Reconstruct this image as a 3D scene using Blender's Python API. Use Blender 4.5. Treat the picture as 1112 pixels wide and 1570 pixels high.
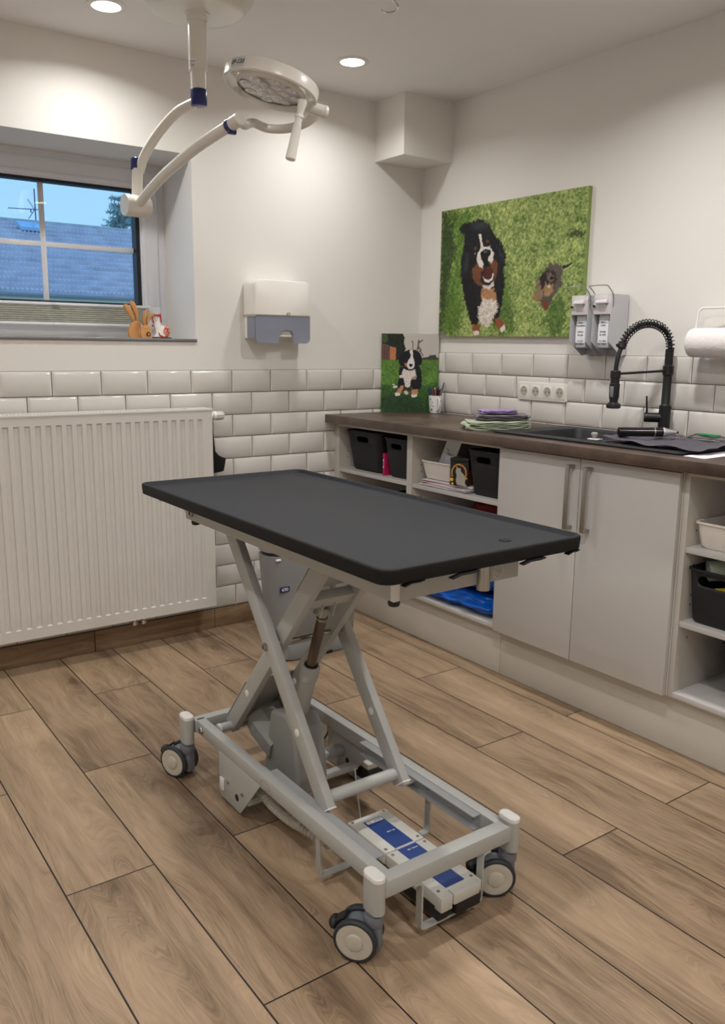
import bpy, bmesh, math, random
import numpy as np
from mathutils import Vector, Matrix

for o in list(bpy.data.objects):
    bpy.data.objects.remove(o, do_unlink=True)
SC = bpy.context.scene
COL = SC.collection
random.seed(7)
PI = math.pi

# ------------------------------------------------------------------ camera
cam_data = bpy.data.cameras.new('camera')
cam = bpy.data.objects.new('camera', cam_data)
COL.objects.link(cam)
cam_data.sensor_fit = 'VERTICAL'
cam_data.sensor_height = 24.0
cam_data.lens = 19.66
cam_data.clip_start = 0.05
cam_data.clip_end = 300
CR = Vector((0.8126, -0.5827, 0.0110)); CF = Vector((0.5736, 0.7963, -0.1921))
CR.normalize(); CF.normalize(); CU = CR.cross(CF); CU.normalize()
m = Matrix((CR, CU, -CF)).transposed().to_4x4()
m.translation = Vector((-2.8885, -3.5162, 1.3179))
cam.matrix_world = m
SC.camera = cam

# ------------------------------------------------------------------ world, exposure
SC.view_settings.view_transform = 'Standard'
SC.view_settings.look = 'None'
SC.view_settings.gamma = 1.0
SC.view_settings.use_curve_mapping = False
SC.view_settings.exposure = 0.0
w = bpy.data.worlds.new('dusk_sky'); SC.world = w; w.use_nodes = True
nt = w.node_tree; nt.nodes.clear()
wo = nt.nodes.new('ShaderNodeOutputWorld'); bg = nt.nodes.new('ShaderNodeBackground')
gr = nt.nodes.new('ShaderNodeValToRGB'); tc = nt.nodes.new('ShaderNodeTexCoord'); sp = nt.nodes.new('ShaderNodeSeparateXYZ')
nt.links.new(tc.outputs['Generated'], sp.inputs[0]); nt.links.new(sp.outputs['Z'], gr.inputs[0])
nt.links.new(gr.outputs[0], bg.inputs[0]); nt.links.new(bg.outputs[0], wo.inputs[0])
gr.color_ramp.elements[0].position = 0.0; gr.color_ramp.elements[0].color = (0.40, 0.72, 1.0, 1)
gr.color_ramp.elements[1].position = 0.6; gr.color_ramp.elements[1].color = (0.20, 0.50, 1.0, 1)
bg.inputs[1].default_value = 1.1

LIGHT_W = 11.0         # each recessed ceiling lamp
LIGHT_COL = (1.0, 0.985, 0.965)

# ------------------------------------------------------------------ materials
def lin(c):
    return tuple(((v/255.0)/12.92 if v/255.0 <= 0.04045 else (((v/255.0)+0.055)/1.055)**2.4) for v in c)

MATS = {}
def mat(name, col, rough=0.5, metal=0.0, var=0.05, scale=12.0, bump=0.0, bscale=80.0, coat=0.0, alpha=1.0, trans=0.0, spec=0.5, emit=None, sheen=0.0, stretch=None):
    if name in MATS: return MATS[name]
    M = bpy.data.materials.new(name); M.use_nodes = True
    n = M.node_tree.nodes; L = M.node_tree.links
    b = n['Principled BSDF']
    c = lin(col)
    co = n.new('ShaderNodeTexCoord'); src = co.outputs['Object']
    if stretch:
        mp = n.new('ShaderNodeMapping'); mp.inputs['Scale'].default_value = stretch
        L.new(src, mp.inputs[0]); src = mp.outputs[0]
    nz = n.new('ShaderNodeTexNoise'); nz.inputs['Scale'].default_value = scale; nz.inputs['Detail'].default_value = 3
    L.new(src, nz.inputs['Vector'])
    mx = n.new('ShaderNodeMix'); mx.data_type = 'RGBA'
    mx.inputs[6].default_value = tuple(max(0, v*(1-var)) for v in c)+(1,)
    mx.inputs[7].default_value = tuple(min(1, v*(1+var)) for v in c)+(1,)
    L.new(nz.outputs['Fac'], mx.inputs[0]); L.new(mx.outputs[2], b.inputs['Base Color'])
    b.inputs['Roughness'].default_value = rough; b.inputs['Metallic'].default_value = metal
    b.inputs['Specular IOR Level'].default_value = spec
    if coat: b.inputs['Coat Weight'].default_value = coat; b.inputs['Coat Roughness'].default_value = 0.05
    if sheen: b.inputs['Sheen Weight'].default_value = sheen
    if trans: b.inputs['Transmission Weight'].default_value = trans
    if alpha < 1: b.inputs['Alpha'].default_value = alpha
    if emit: b.inputs['Emission Color'].default_value = lin(emit[0])+(1,); b.inputs['Emission Strength'].default_value = emit[1]
    if bump:
        n2 = n.new('ShaderNodeTexNoise'); n2.inputs['Scale'].default_value = bscale; n2.inputs['Detail'].default_value = 4
        L.new(src, n2.inputs['Vector'])
        bp = n.new('ShaderNodeBump'); bp.inputs['Strength'].default_value = bump; bp.inputs['Distance'].default_value = 0.002
        L.new(n2.outputs['Fac'], bp.inputs['Height']); L.new(bp.outputs[0], b.inputs['Normal'])
    MATS[name] = M
    return M

def math_node(n, L, op, a, b=None, c=None):
    k = n.new('ShaderNodeMath'); k.operation = op
    for i, v in enumerate((a, b, c)):
        if v is None: continue
        if isinstance(v, (int, float)): k.inputs[i].default_value = v
        else: L.new(v, k.inputs[i])
    return k.outputs[0]

def wood_floor(name, plank=True, cols=((113, 92, 72), (182, 156, 127)), along='y'):
    M = bpy.data.materials.new(name); M.use_nodes = True
    n = M.node_tree.nodes; L = M.node_tree.links; b = n['Principled BSDF']
    geo = n.new('ShaderNodeNewGeometry'); s = n.new('ShaderNodeSeparateXYZ'); L.new(geo.outputs['Position'], s.inputs[0])
    A, B = (s.outputs['Y'], s.outputs['X']) if along == 'y' else (s.outputs['X'], s.outputs['Z'])
    cb = n.new('ShaderNodeCombineXYZ')
    # joints: rows 0.226 wide starting at x=-2.175, planks 1.157 long
    ax = math_node(n, L, 'ADD', A, 2.2 + 1.157*20.5 if along == 'y' else 0.06)
    bx = math_node(n, L, 'ADD', B, 2.175 + 0.226*40 if along == 'y' else 5.0)
    L.new(ax, cb.inputs[0]); L.new(bx, cb.inputs[1])
    br = n.new('ShaderNodeTexBrick')
    br.inputs['Color1'].default_value = (0, 0, 0, 1); br.inputs['Color2'].default_value = (1, 1, 1, 1); br.inputs['Mortar'].default_value = (.5, .5, .5, 1)
    br.inputs['Scale'].default_value = 1.0; br.inputs['Mortar Size'].default_value = 0.0021; br.inputs['Mortar Smooth'].default_value = 0.1
    br.inputs['Brick Width'].default_value = 1.157; br.inputs['Row Height'].default_value = 0.226 if along == 'y' else 20
    br.offset = 0.5; br.offset_frequency = 2
    L.new(cb.outputs[0], br.inputs['Vector'])
    rnd = n.new('ShaderNodeSeparateColor'); L.new(br.outputs['Color'], rnd.inputs[0]); R = rnd.outputs[0]
    # grain space, shifted plank by plank
    g = n.new('ShaderNodeCombineXYZ')
    L.new(math_node(n, L, 'MULTIPLY', B, 1.0), g.inputs[0]); L.new(math_node(n, L, 'MULTIPLY', A, 0.16), g.inputs[1]); L.new(math_node(n, L, 'MULTIPLY', R, 37.0), g.inputs[2])
    def noise(vec, sc, det, dist=0.0, rg=0.5):
        z = n.new('ShaderNodeTexNoise'); z.inputs['Scale'].default_value = sc; z.inputs['Detail'].default_value = det
        z.inputs['Distortion'].default_value = dist; z.inputs['Roughness'].default_value = rg; L.new(vec, z.inputs['Vector']); return z.outputs['Fac']
    low = noise(g.outputs[0], 5.0, 2, 0.6)
    wv = n.new('ShaderNodeCombineXYZ')
    warp = math_node(n, L, 'MULTIPLY_ADD', low, 0.34, B)
    L.new(math_node(n, L, 'MULTIPLY_ADD', low, 0.22, B), wv.inputs[0]); L.new(math_node(n, L, 'MULTIPLY', A, 0.11), wv.inputs[1]); L.new(math_node(n, L, 'MULTIPLY', R, 37.0), wv.inputs[2])
    mid = noise(wv.outputs[0], 30.0, 4, 0.0, 0.6)
    fg = n.new('ShaderNodeCombineXYZ'); L.new(warp, fg.inputs[0]); L.new(math_node(n, L, 'MULTIPLY', A, 0.035), fg.inputs[1]); L.new(R, fg.inputs[2])
    fine = noise(fg.outputs[0], 330.0, 3, 0.0, 0.65)
    # knots: sparse dark blotches, stretched along the board
    kv = n.new('ShaderNodeCombineXYZ'); L.new(math_node(n, L, 'MULTIPLY', B, 2.6), kv.inputs[0]); L.new(math_node(n, L, 'MULTIPLY', A, 1.05), kv.inputs[1]); L.new(math_node(n, L, 'MULTIPLY', R, 11.0), kv.inputs[2])
    vo = n.new('ShaderNodeTexVoronoi'); vo.inputs['Scale'].default_value = 1.35; L.new(kv.outputs[0], vo.inputs['Vector'])
    kd = math_node(n, L, 'ADD', vo.outputs['Distance'], math_node(n, L, 'MULTIPLY_ADD', noise(g.outputs[0], 60.0, 3), 0.16, -0.08))
    knot = n.new('ShaderNodeMapRange'); knot.inputs[1].default_value = 0.0; knot.inputs[2].default_value = 0.115; knot.inputs[3].default_value = 0.36; knot.inputs[4].default_value = 0.0; L.new(kd, knot.inputs[0])
    t = math_node(n, L, 'MULTIPLY_ADD', math_node(n, L, 'SUBTRACT', mid, 0.5), 0.80, 0.60)
    t = math_node(n, L, 'MULTIPLY_ADD', math_node(n, L, 'SUBTRACT', low, 0.5), 0.85, t)
    t = math_node(n, L, 'MULTIPLY_ADD', math_node(n, L, 'SUBTRACT', fine, 0.5), 0.60, t)
    t = math_node(n, L, 'MULTIPLY_ADD', math_node(n, L, 'SUBTRACT', R, 0.5), 0.16, t)
    t = math_node(n, L, 'SUBTRACT', t, knot.outputs[0])
    rp = n.new('ShaderNodeValToRGB'); L.new(t, rp.inputs[0])
    e = rp.color_ramp.elements
    c0, c1 = cols
    e[0].position = 0.0; e[0].color = tuple(v*0.5 for v in lin(c0))+(1,)
    e[1].position = 1.0; e[1].color = lin(c1)+(1,)
    k = e.new(0.32); k.color = tuple(v*0.92 for v in lin(c0))+(1,)
    k = e.new(0.62); k.color = tuple((a+b_)/2 for a, b_ in zip(lin(c0), lin(c1)))+(1,)
    mx = n.new('ShaderNodeMix'); mx.data_type = 'RGBA'; L.new(br.outputs['Fac'], mx.inputs[0]); L.new(rp.outputs[0], mx.inputs[6]); mx.inputs[7].default_value = (0.018, 0.013, 0.010, 1)
    L.new(mx.outputs[2], b.inputs['Base Color'])
    b.inputs['Roughness'].default_value = 0.42; b.inputs['Specular IOR Level'].default_value = 0.35
    bp = n.new('ShaderNodeBump'); bp.inputs['Strength'].default_value = 0.25; bp.inputs['Distance'].default_value = 0.001
    hh = math_node(n, L, 'SUBTRACT', fine, math_node(n, L, 'MULTIPLY', br.outputs['Fac'], 2.0))
    L.new(hh, bp.inputs['Height']); L.new(bp.outputs[0], b.inputs['Normal'])
    return M

# ------------------------------------------------------------------ mesh building
class MB:
    """collects shapes (world coordinates), builds them as one mesh object"""
    def __init__(s): s.bm = bmesh.new(); s.mats = []; s.cur = 0
    def use(s, m):
        if m not in s.mats: s.mats.append(m)
        s.cur = s.mats.index(m); return s
    def _mark(s, fs, sm=False):
        for f in fs: f.material_index = s.cur; f.smooth = sm
    def box(s, x0, x1, y0, y1, z0, z1, bev=0.0, seg=2, rot=None, piv=None):
        t = bmesh.new(); bmesh.ops.create_cube(t, size=1)
        for v in t.verts: v.co = Vector((x0+(v.co.x+.5)*(x1-x0), y0+(v.co.y+.5)*(y1-y0), z0+(v.co.z+.5)*(z1-z0)))
        bv_ = set(bmesh.ops.bevel(t, geom=t.edges[:], offset=bev, segments=seg, profile=0.5, affect='EDGES')['faces']) if bev else set()
        if rot is not None:
            p = Vector(piv) if piv is not None else Vector(((x0+x1)/2, (y0+y1)/2, (z0+z1)/2))
            for v in t.verts: v.co = rot @ (v.co-p) + p
        s.merge(t, sm=bv_); return s
    def merge(s, t, sm=False):
        mp = {v: s.bm.verts.new(v.co) for v in t.verts}
        for f in t.faces:
            try: nf = s.bm.faces.new([mp[v] for v in f.verts])
            except ValueError: continue
            nf.material_index = s.cur; nf.smooth = sm if isinstance(sm, bool) else (f in sm)
        t.free()
    def bar(s, p0, p1, wa, wb, side=None, bev=0.0, seg=2):
        """rectangular bar between two points; wa along 'side', wb across"""
        p0 = Vector(p0); p1 = Vector(p1); d = (p1-p0); ln = d.length; d.normalize()
        sd = Vector(side) if side is not None else Vector((0, 0, 1))
        sd = (sd - d*sd.dot(d)).normalized(); o = d.cross(sd)
        t = bmesh.new(); bmesh.ops.create_cube(t, size=1)
        for v in t.verts: v.co = Vector((v.co.x*wa, v.co.y*wb, (v.co.z+.5)*ln))
        bv_ = set(bmesh.ops.bevel(t, geom=t.edges[:], offset=bev, segments=seg, profile=0.5, affect='EDGES')['faces']) if bev else set()
        for v in t.verts: v.co = p0 + sd*v.co.x + o*v.co.y + d*v.co.z
        s.merge(t, sm=bv_); return s
    def ring(s, c, a, b, r, n, rb=None):
        rb = r if rb is None else rb
        return [s.bm.verts.new(c + a*(math.cos(2*PI*i/n)*r) + b*(math.sin(2*PI*i/n)*rb)) for i in range(n)]
    def skin(s, rings, caps=True, sm=True, loop=False):
        m = len(rings); n = len(rings[0]); fs = []
        for j in range(m if loop else m-1):
            A = rings[j]; B = rings[(j+1) % m]
            for i in range(n):
                fs.append(s.bm.faces.new((A[i], A[(i+1) % n], B[(i+1) % n], B[i])))
        s._mark(fs, sm)
        if caps and not loop:
            c1 = s.bm.faces.new(rings[0][::-1]); c2 = s.bm.faces.new(rings[-1]); s._mark([c1, c2], False)
        return s
    def frame(s, d):
        d = Vector(d).normalized(); h = Vector((0, 0, 1)) if abs(d.z) < 0.9 else Vector((1, 0, 0))
        a = d.cross(h).normalized(); b = d.cross(a); return a, b
    def cyl(s, p0, p1, r, r2=None, n=24, caps=True, bev=0.0):
        p0 = Vector(p0); p1 = Vector(p1); a, b = s.frame(p1-p0); r2 = r if r2 is None else r2
        d = (p1-p0).normalized()
        if bev:
            rs = [s.ring(p0, a, b, r-bev, n), s.ring(p0+d*bev, a, b, r, n), s.ring(p1-d*bev, a, b, r2, n), s.ring(p1, a, b, r2-bev, n)]
        else: rs = [s.ring(p0, a, b, r, n), s.ring(p1, a, b, r2, n)]
        return s.skin(rs, caps)
    def lathe(s, c, axis, prof, n=32, caps=True, sm=True):
        """prof: list of (radius, height along axis)"""
        c = Vector(c); d = Vector(axis).normalized(); a, b = s.frame(d)
        return s.skin([s.ring(c+d*h, a, b, max(r, 1e-5), n) for r, h in prof], caps, sm)
    def tube(s, pts, r, n=12, smooth=3, closed=False, caps=True):
        P = [Vector(p) for p in pts]
        if smooth: P = catmull(P, smooth)
        rs = []; a = None
        rr = r if isinstance(r, (list, tuple)) else None
        for i, p in enumerate(P):
            d = (P[min(i+1, len(P)-1)] - P[max(i-1, 0)])
            d = d.normalized() if d.length > 1e-9 else Vector((0, 0, 1))
            if a is None: a, b = s.frame(d)
            else:
                a = (a - d*a.dot(d)).normalized(); b = d.cross(a)
            q = r if rr is None else rr[0] + (rr[1]-rr[0])*i/(len(P)-1)
            rs.append(s.ring(p, a, b, q, n))
        return s.skin(rs, caps)
    def strip(s, pts, w, t, side, bev=0):
        """flat band along pts: width w along 'side', thickness t"""
        P = [Vector(p) for p in pts]; sd = Vector(side).normalized(); rs = []
        for i, p in enumerate(P):
            d = (P[min(i+1, len(P)-1)] - P[max(i-1, 0)]).normalized(); o = d.cross(sd).normalized()
            rs.append([s.bm.verts.new(p+sd*(w/2*u)+o*(t/2*v)) for u, v in ((-1, -1), (1, -1), (1, 1), (-1, 1))])
        return s.skin(rs, True, False)
    def prism(s, poly, axis, a0, a1, bev=0.0, sm=False):
        """poly in the two other axes (cyclic order), extruded along axis 0/1/2"""
        t = bmesh.new(); o = [i for i in (0, 1, 2) if i != axis]
        def mk(a):
            r = []
            for u, v in poly:
                c = [0, 0, 0]; c[axis] = a; c[o[0]] = u; c[o[1]] = v; r.append(t.verts.new(c))
            return r
        A = mk(a0); B = mk(a1); n = len(A)
        for i in range(n): t.faces.new((A[i], A[(i+1) % n], B[(i+1) % n], B[i]))
        t.faces.new(A[::-1]); t.faces.new(B)
        bmesh.ops.recalc_face_normals(t, faces=t.faces[:])
        bv_ = set(bmesh.ops.bevel(t, geom=t.edges[:], offset=bev, segments=2, profile=0.5, affect='EDGES')['faces']) if bev else set()
        s.merge(t, sm=(True if sm else bv_)); return s
    def quad(s, *p):
        f = s.bm.faces.new([s.bm.verts.new(Vector(q)) for q in p]); s._mark([f]); return s
    def sphere(s, c, r, n=16, sc=(1, 1, 1)):
        t = bmesh.new(); bmesh.ops.create_uvsphere(t, u_segments=n, v_segments=max(6, n//2), radius=r)
        for v in t.verts: v.co = Vector(c) + Vector((v.co.x*sc[0], v.co.y*sc[1], v.co.z*sc[2]))
        s.merge(t, sm=True); return s
    def build(s, name, m=None, parent=None, recalc=True, auto=True):
        if m is not None and not s.mats: s.mats = [m]
        if recalc: bmesh.ops.recalc_face_normals(s.bm, faces=s.bm.faces[:])
        org = Vector((0, 0, 0)); q = parent
        while q is not None: org += Vector(q.location); q = q.parent
        for v in s.bm.verts: v.co -= org
        me = bpy.data.meshes.new(name); s.bm.to_mesh(me); s.bm.free()
        for k in s.mats: me.materials.append(k)
        if auto: me.set_sharp_from_angle(angle=math.radians(38))
        o = bpy.data.objects.new(name, me); COL.objects.link(o)
        if parent is not None: o.parent = parent
        return o

def catmull(P, k):
    out = []
    for i in range(len(P)-1):
        p0 = P[max(i-1, 0)]; p1 = P[i]; p2 = P[i+1]; p3 = P[min(i+2, len(P)-1)]
        for j in range(k):
            t = j/k
            out.append(0.5*((2*p1)+(p2-p0)*t+(2*p0-5*p1+4*p2-p3)*t*t+(3*p1-p0-3*p2+p3)*t**3))
    out.append(P[-1]); return out

def thing(name, label, cat, loc=(0, 0, 0), group=None, rz=0):
    o = bpy.data.objects.new(name, None); COL.objects.link(o); o.location = loc; o.rotation_euler.z = rz
    o.empty_display_size = 0.05
    o['label'] = label; o['category'] = cat
    if group: o['group'] = group
    return o
def tag(o, label, cat, group=None):
    # a thing that is one mesh: its origin goes to its middle
    vs = [v.co for v in o.data.vertices]
    if vs and o.parent is None:
        mn = Vector((min(v.x for v in vs), min(v.y for v in vs), min(v.z for v in vs))); mxx = Vector((max(v.x for v in vs), max(v.y for v in vs), max(v.z for v in vs)))
        c = Vector(((mn.x+mxx.x)/2, (mn.y+mxx.y)/2, mn.z)); o.data.transform(Matrix.Translation(-c)); o.location = c
    o['label'] = label; o['category'] = cat
    if group: o['group'] = group
    return o
def struct(o): o['kind'] = 'structure'; return o
def text_mesh(txt, size, origin, right, up, m, name, parent, extrude=0.0004, align='CENTER', shear=0.0, spacing=1.0):
    cu = bpy.data.curves.new('lettering', 'FONT'); cu.body = txt; cu.size = size; cu.extrude = extrude; cu.align_x = align; cu.align_y = 'CENTER'; cu.shear = shear
    cu.space_line = spacing; cu.resolution_u = 2
    ob = bpy.data.objects.new('lettering', cu); COL.objects.link(ob)
    dg = bpy.context.evaluated_depsgraph_get(); me = bpy.data.meshes.new_from_object(ob.evaluated_get(dg))
    bpy.data.objects.remove(ob, do_unlink=True)
    r = Vector(right).normalized(); u = Vector(up).normalized(); nn = r.cross(u)
    org = Vector((0, 0, 0)); q = parent
    while q is not None: org += Vector(q.location); q = q.parent
    o0 = Vector(origin) - org
    for v in me.vertices: v.co = o0 + r*v.co.x + u*v.co.y + nn*v.co.z
    me.materials.clear(); me.materials.append(m)
    o = bpy.data.objects.new(name, me); COL.objects.link(o); o.parent = parent
    return o

# palette
M_wall = mat('wall_paint', (232, 229, 224), 0.85, var=0.015, scale=3, bump=0.12, bscale=60)
M_ceil = mat('ceiling_paint', (238, 235, 234), 0.9, var=0.015, scale=3, bump=0.08, bscale=60)
M_tile = mat('glazed_tile', (216, 212, 206), 0.14, var=0.02, scale=2.5, spec=0.5)
M_grout = mat('grout', (92, 86, 78), 0.9)
M_floor = wood_floor('oak_look_floor_tile')
M_skirt = wood_floor('oak_look_skirting_tile', cols=((118, 94, 72), (172, 144, 112)), along='x')
M_white = mat('white_melamine', (196, 193, 190), 0.35, var=0.02, scale=4)
M_carc = mat('cabinet_edge_white', (196, 191, 183), 0.45, var=0.02, scale=5)
M_upvc = mat('white_upvc', (226, 226, 230), 0.3, var=0.015)
M_rad = mat('radiator_enamel', (212, 208, 202), 0.32, var=0.01)
M_blk = mat('black_plastic', (26, 27, 30), 0.5, var=0.1)
M_bask = mat('anthracite_basket_plastic', (25, 26, 31), 0.62, var=0.12, bump=0.25, bscale=300)
M_rub = mat('black_tray_rubber', (24, 26, 32), 0.58, var=0.07, scale=30, bump=0.5, bscale=420, spec=.32)
M_rubedge = mat('black_tray_edge', (11, 11, 12), 0.6, var=0.08, bump=0.4, bscale=420, spec=.3)
M_frame = mat('grey_powder_coat', (178, 179, 175), 0.42, var=0.03, bump=0.1, bscale=350)
M_frame2 = mat('dark_grey_steel', (108, 107, 103), 0.5, var=0.04)
M_steel = mat('brushed_steel', (176, 172, 166), 0.3, metal=1.0, var=0.06, scale=60)
M_rod = mat('dark_steel_rod', (120, 108, 98), 0.28, metal=1.0)
M_cap = mat('white_cap', (232, 230, 226), 0.4)
M_wheel = mat('wheel_disc', (196, 190, 176), 0.5, var=0.04)
M_tyre = mat('grey_tyre', (44, 47, 54), 0.6, var=0.08)
M_fork = mat('caster_grey', (112, 116, 124), 0.4, var=0.05)
M_blue = mat('pedal_blue', (24, 58, 124), 0.4, var=0.08)
M_navy = mat('navy_collar', (26, 40, 104), 0.25, var=0.05)
M_lamp = mat('lamp_white', (230, 227, 219), 0.28, var=0.015)
M_ink = mat('ink', (22, 22, 26), 0.6)
M_paper = mat('paper', (236, 236, 240), 0.8, var=0.02)
M_bin = mat('bin_grey', (134, 136, 136), 0.45, var=0.03)
M_chrome = mat('chrome', (214, 214, 216), 0.12, metal=1.0, var=0.02)
M_tap = mat('matt_black_metal', (22, 22, 24), 0.38, var=0.06)
M_granite = mat('black_sink_composite', (34, 35, 38), 0.55, var=0.2, scale=600, bump=0.3, bscale=900)

# ================================================================== THE ROOM
XL, YF, ZC = -4.3, -5.0, 2.485
struct(MB().box(XL-.2, 0.2, YF-.2, 0.45, -0.12, 0).build('floor', M_floor))
struct(MB().box(XL-.2, 0.2, YF-.2, 0.45, ZC, ZC+.15).build('ceiling', M_ceil))
# wall with the window (plane y=0), 0.45 thick
WX0, WX1, WZ0, WZ1, WD = -2.75, -1.277, 1.345, 2.117, 0.31
b = MB()
b.box(XL-.2, WX0, 0, .45, 0, ZC); b.box(WX1, 0.2, 0, .45, 0, ZC)
b.box(WX0, WX1, 0, .45, 0, WZ0); b.box(WX0, WX1, 0, .45, WZ1, ZC)
struct(b.build('wall_back', M_wall))
struct(MB().box(0, .2, YF-.2, 0, 0, ZC).build('wall_right', M_wall))
struct(MB().box(XL-.2, XL, YF-.2, 0, 0, ZC).build('wall_left', M_wall))
struct(MB().box(XL, 0, YF-.2, YF, 0, ZC).build('wall_front', M_wall))
# boxed-in beam end in the ceiling corner
struct(MB().box(-.302, 0, -.225, 0, 2.212, ZC).build('trim_1', M_wall))

def tiles(name, along, off, z_top, rows, start, end, z_min=0.0):
    """bevelled metro tiles 200x100; along 'x' on wall y=0 or 'y' on wall x=0"""
    P, Q, G, D, BV = .2015, .1015, .0015, .0110, .0125
    b = MB().use(M_grout)
    if along == 'x': b.box(start, end, -.0018, 0, z_top-rows*Q, z_top)
    else: b.box(-.0018, 0, start, end, z_top-rows*Q, z_top)
    b.use(M_tile)
    for r in range(rows):
        o = off + (P/2 if r % 2 else 0); z1 = z_top-r*Q-G; z0 = z_top-(r+1)*Q+G
        k = -2
        while True:
            a1 = -(o+P*k)-G; a0 = -(o+P*(k+1))+G; k += 1
            if a1 < start: break
            a0c, a1c = max(a0, start), min(a1, end)
            if a1c-a0c < .012: continue
            bv = min(BV, (a1c-a0c)*.3)
            f = D-.0025
            ring = lambda i, d: [(a0c+i, z0+i, d), (a1c-i, z0+i, d), (a1c-i, z1-i, d), (a0c+i, z1-i, d)]
            R = [ring(0, 0), ring(0, f-.0045), ring(bv, D)]
            vs = []
            for q in R:
                vs.append([b.bm.verts.new((u, -d, v) if along == 'x' else (-d, u, v)) for u, v, d in q])
            fs = []
            for j in range(2):
                for i in range(4): fs.append(b.bm.faces.new((vs[j][i], vs[j][(i+1) % 4], vs[j+1][(i+1) % 4], vs[j+1][i])))
            fs.append(b.bm.faces.new(vs[2])); b._mark(fs, False)
    return b.build(name)
struct(tiles('trim_2', 'x', .300, 1.212, 11, -4.3, -.0))
struct(tiles('trim_3', 'y', .2221, 1.2993, 5, -4.6, -.008))
# wood-look skirting under the radiator wall
b = MB().use(M_skirt)
for x0, x1 in ((-4.3, -3.641), (-3.6385, -2.431), (-2.4285, -1.2235), (-1.221, -.52)):
    b.box(x0, x1, -.0105, 0, .0, .0925, bev=.0012)
b.use(M_grout).box(-4.3, -.52, -.006, 0, 0, .0955)
struct(b.build('baseboard_back'))

# ------------------------------------------------------------------ window
M_glass = mat('window_glass', (255, 255, 255), 0.0, trans=1.0, var=0.0)
M_gasket = mat('black_gasket', (14, 15, 22), 0.5)
n = M_glass.node_tree.nodes; L = M_glass.node_tree.links
for k in list(n):
    if k.type != 'OUTPUT_MATERIAL': n.remove(k)
outn = [k for k in n if k.type == 'OUTPUT_MATERIAL'][0]
gl = n.new('ShaderNodeBsdfGlossy'); gl.inputs['Roughness'].default_value = 0.0
tr = n.new('ShaderNodeBsdfTransparent'); ms = n.new('ShaderNodeMixShader'); ms.inputs[0].default_value = 0.045; L.new(tr.outputs[0], ms.inputs[1]); L.new(gl.outputs[0], ms.inputs[2]); L.new(ms.outputs[0], outn.inputs[0])
GX0, GX1, GZ0, GZ1 = -2.63, -1.405, 1.500, 1.998
win = bpy.data.objects.new('window_1', None); COL.objects.link(win); win.location = ((WX0+WX1)/2, WD, WZ0); struct(win)
b = MB().use(M_upvc)    # fixed outer frame
for q in ((WX0, WX1, WZ1-.04, WZ1), (WX0, WX1, WZ0, WZ0+.062), (WX0, WX0+.045, WZ0+.062, WZ1-.04), (WX1-.045, WX1, WZ0+.062, WZ1-.04)):
    b.box(q[0], q[1], WD, WD+.07, q[2], q[3], bev=.001)
b.build('window_frame', None, win)
b = MB().use(M_upvc)    # opening sash
sx0, sx1, sz0, sz1 = WX0+.036, WX1-.04, WZ0+.05, WZ1-.034
for q in ((sx0, sx1, GZ1+.006, sz1), (sx0, sx1, sz0, GZ0-.006), (sx0, GX0-.006, GZ0-.006, GZ1+.006), (GX1+.006, sx1, GZ0-.006, GZ1+.006)):
    b.box(q[0], q[1], WD-.014, WD+.055, q[2], q[3], bev=.0012)
for q in ((GX0-.03, GX1+.03, GZ1+.012, GZ1+.032), (GX0-.03, GX1+.03, GZ0-.032, GZ0-.012), (GX0-.03, GX0-.012, GZ0-.012, GZ1+.012), (GX1+.012, GX1+.03, GZ0-.012, GZ1+.012)):
    b.box(q[0], q[1], WD-.02, WD, q[2], q[3], bev=.004)
b.build('window_sash', None, win)
b = MB().use(M_gasket)
for q in ((GX0-.012, GX1+.012, GZ1-.006, GZ1+.008), (GX0-.012, GX1+.012, GZ0-.008, GZ0+.004), (GX0-.012, GX0+.004, GZ0+.004, GZ1-.006), (GX1-.012, GX1+.008, GZ0+.004, GZ1-.006)):
    b.box(q[0], q[1], WD-.004, WD+.045, q[2], q[3])
b.build('gasket', None, win)
b = MB().use(M_glass); b.quad((GX0, WD+.03, GZ0), (GX1, WD+.03, GZ0), (GX1, WD+.03, GZ1), (GX0, WD+.03, GZ1)); b.build('pane', None, win)
b = MB().use(M_upvc)
for xm in (-1.816, -2.222): b.box(xm-.0115, xm+.0115, WD+.031, WD+.041, GZ0, GZ1, bev=.002)
b.box(GX0, GX1, WD+.032, WD+.040, 1.730, 1.752, bev=.002)
b.build('glazing_bars', None, win)
b = MB().use(M_upvc)
b.box(WX1-.062, WX1-.046, WD-.02, WD+.0, 1.965, 2.0, bev=.003); b.box(WX1-.052, WX1-.044, WD-.022, WD-.004, 1.90, 2.01, bev=.002)
b.build('hinge', None, win)
M_sillm = mat('stone_sill', (206, 204, 200), 0.25, var=0.05, scale=20)
M_alu = mat('aluminium_edge', (150, 150, 152), 0.3, metal=0.9)
b = MB().use(M_sillm).box(WX0, WX1, .0, WD, WZ0-.002, WZ0+.0035)
b.use(M_alu).box(WX0-.004, WX1+.004, -.006, .004, WZ0-.010, WZ0+.003, bev=.001)
b.build('window_sill', None, win)

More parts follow.
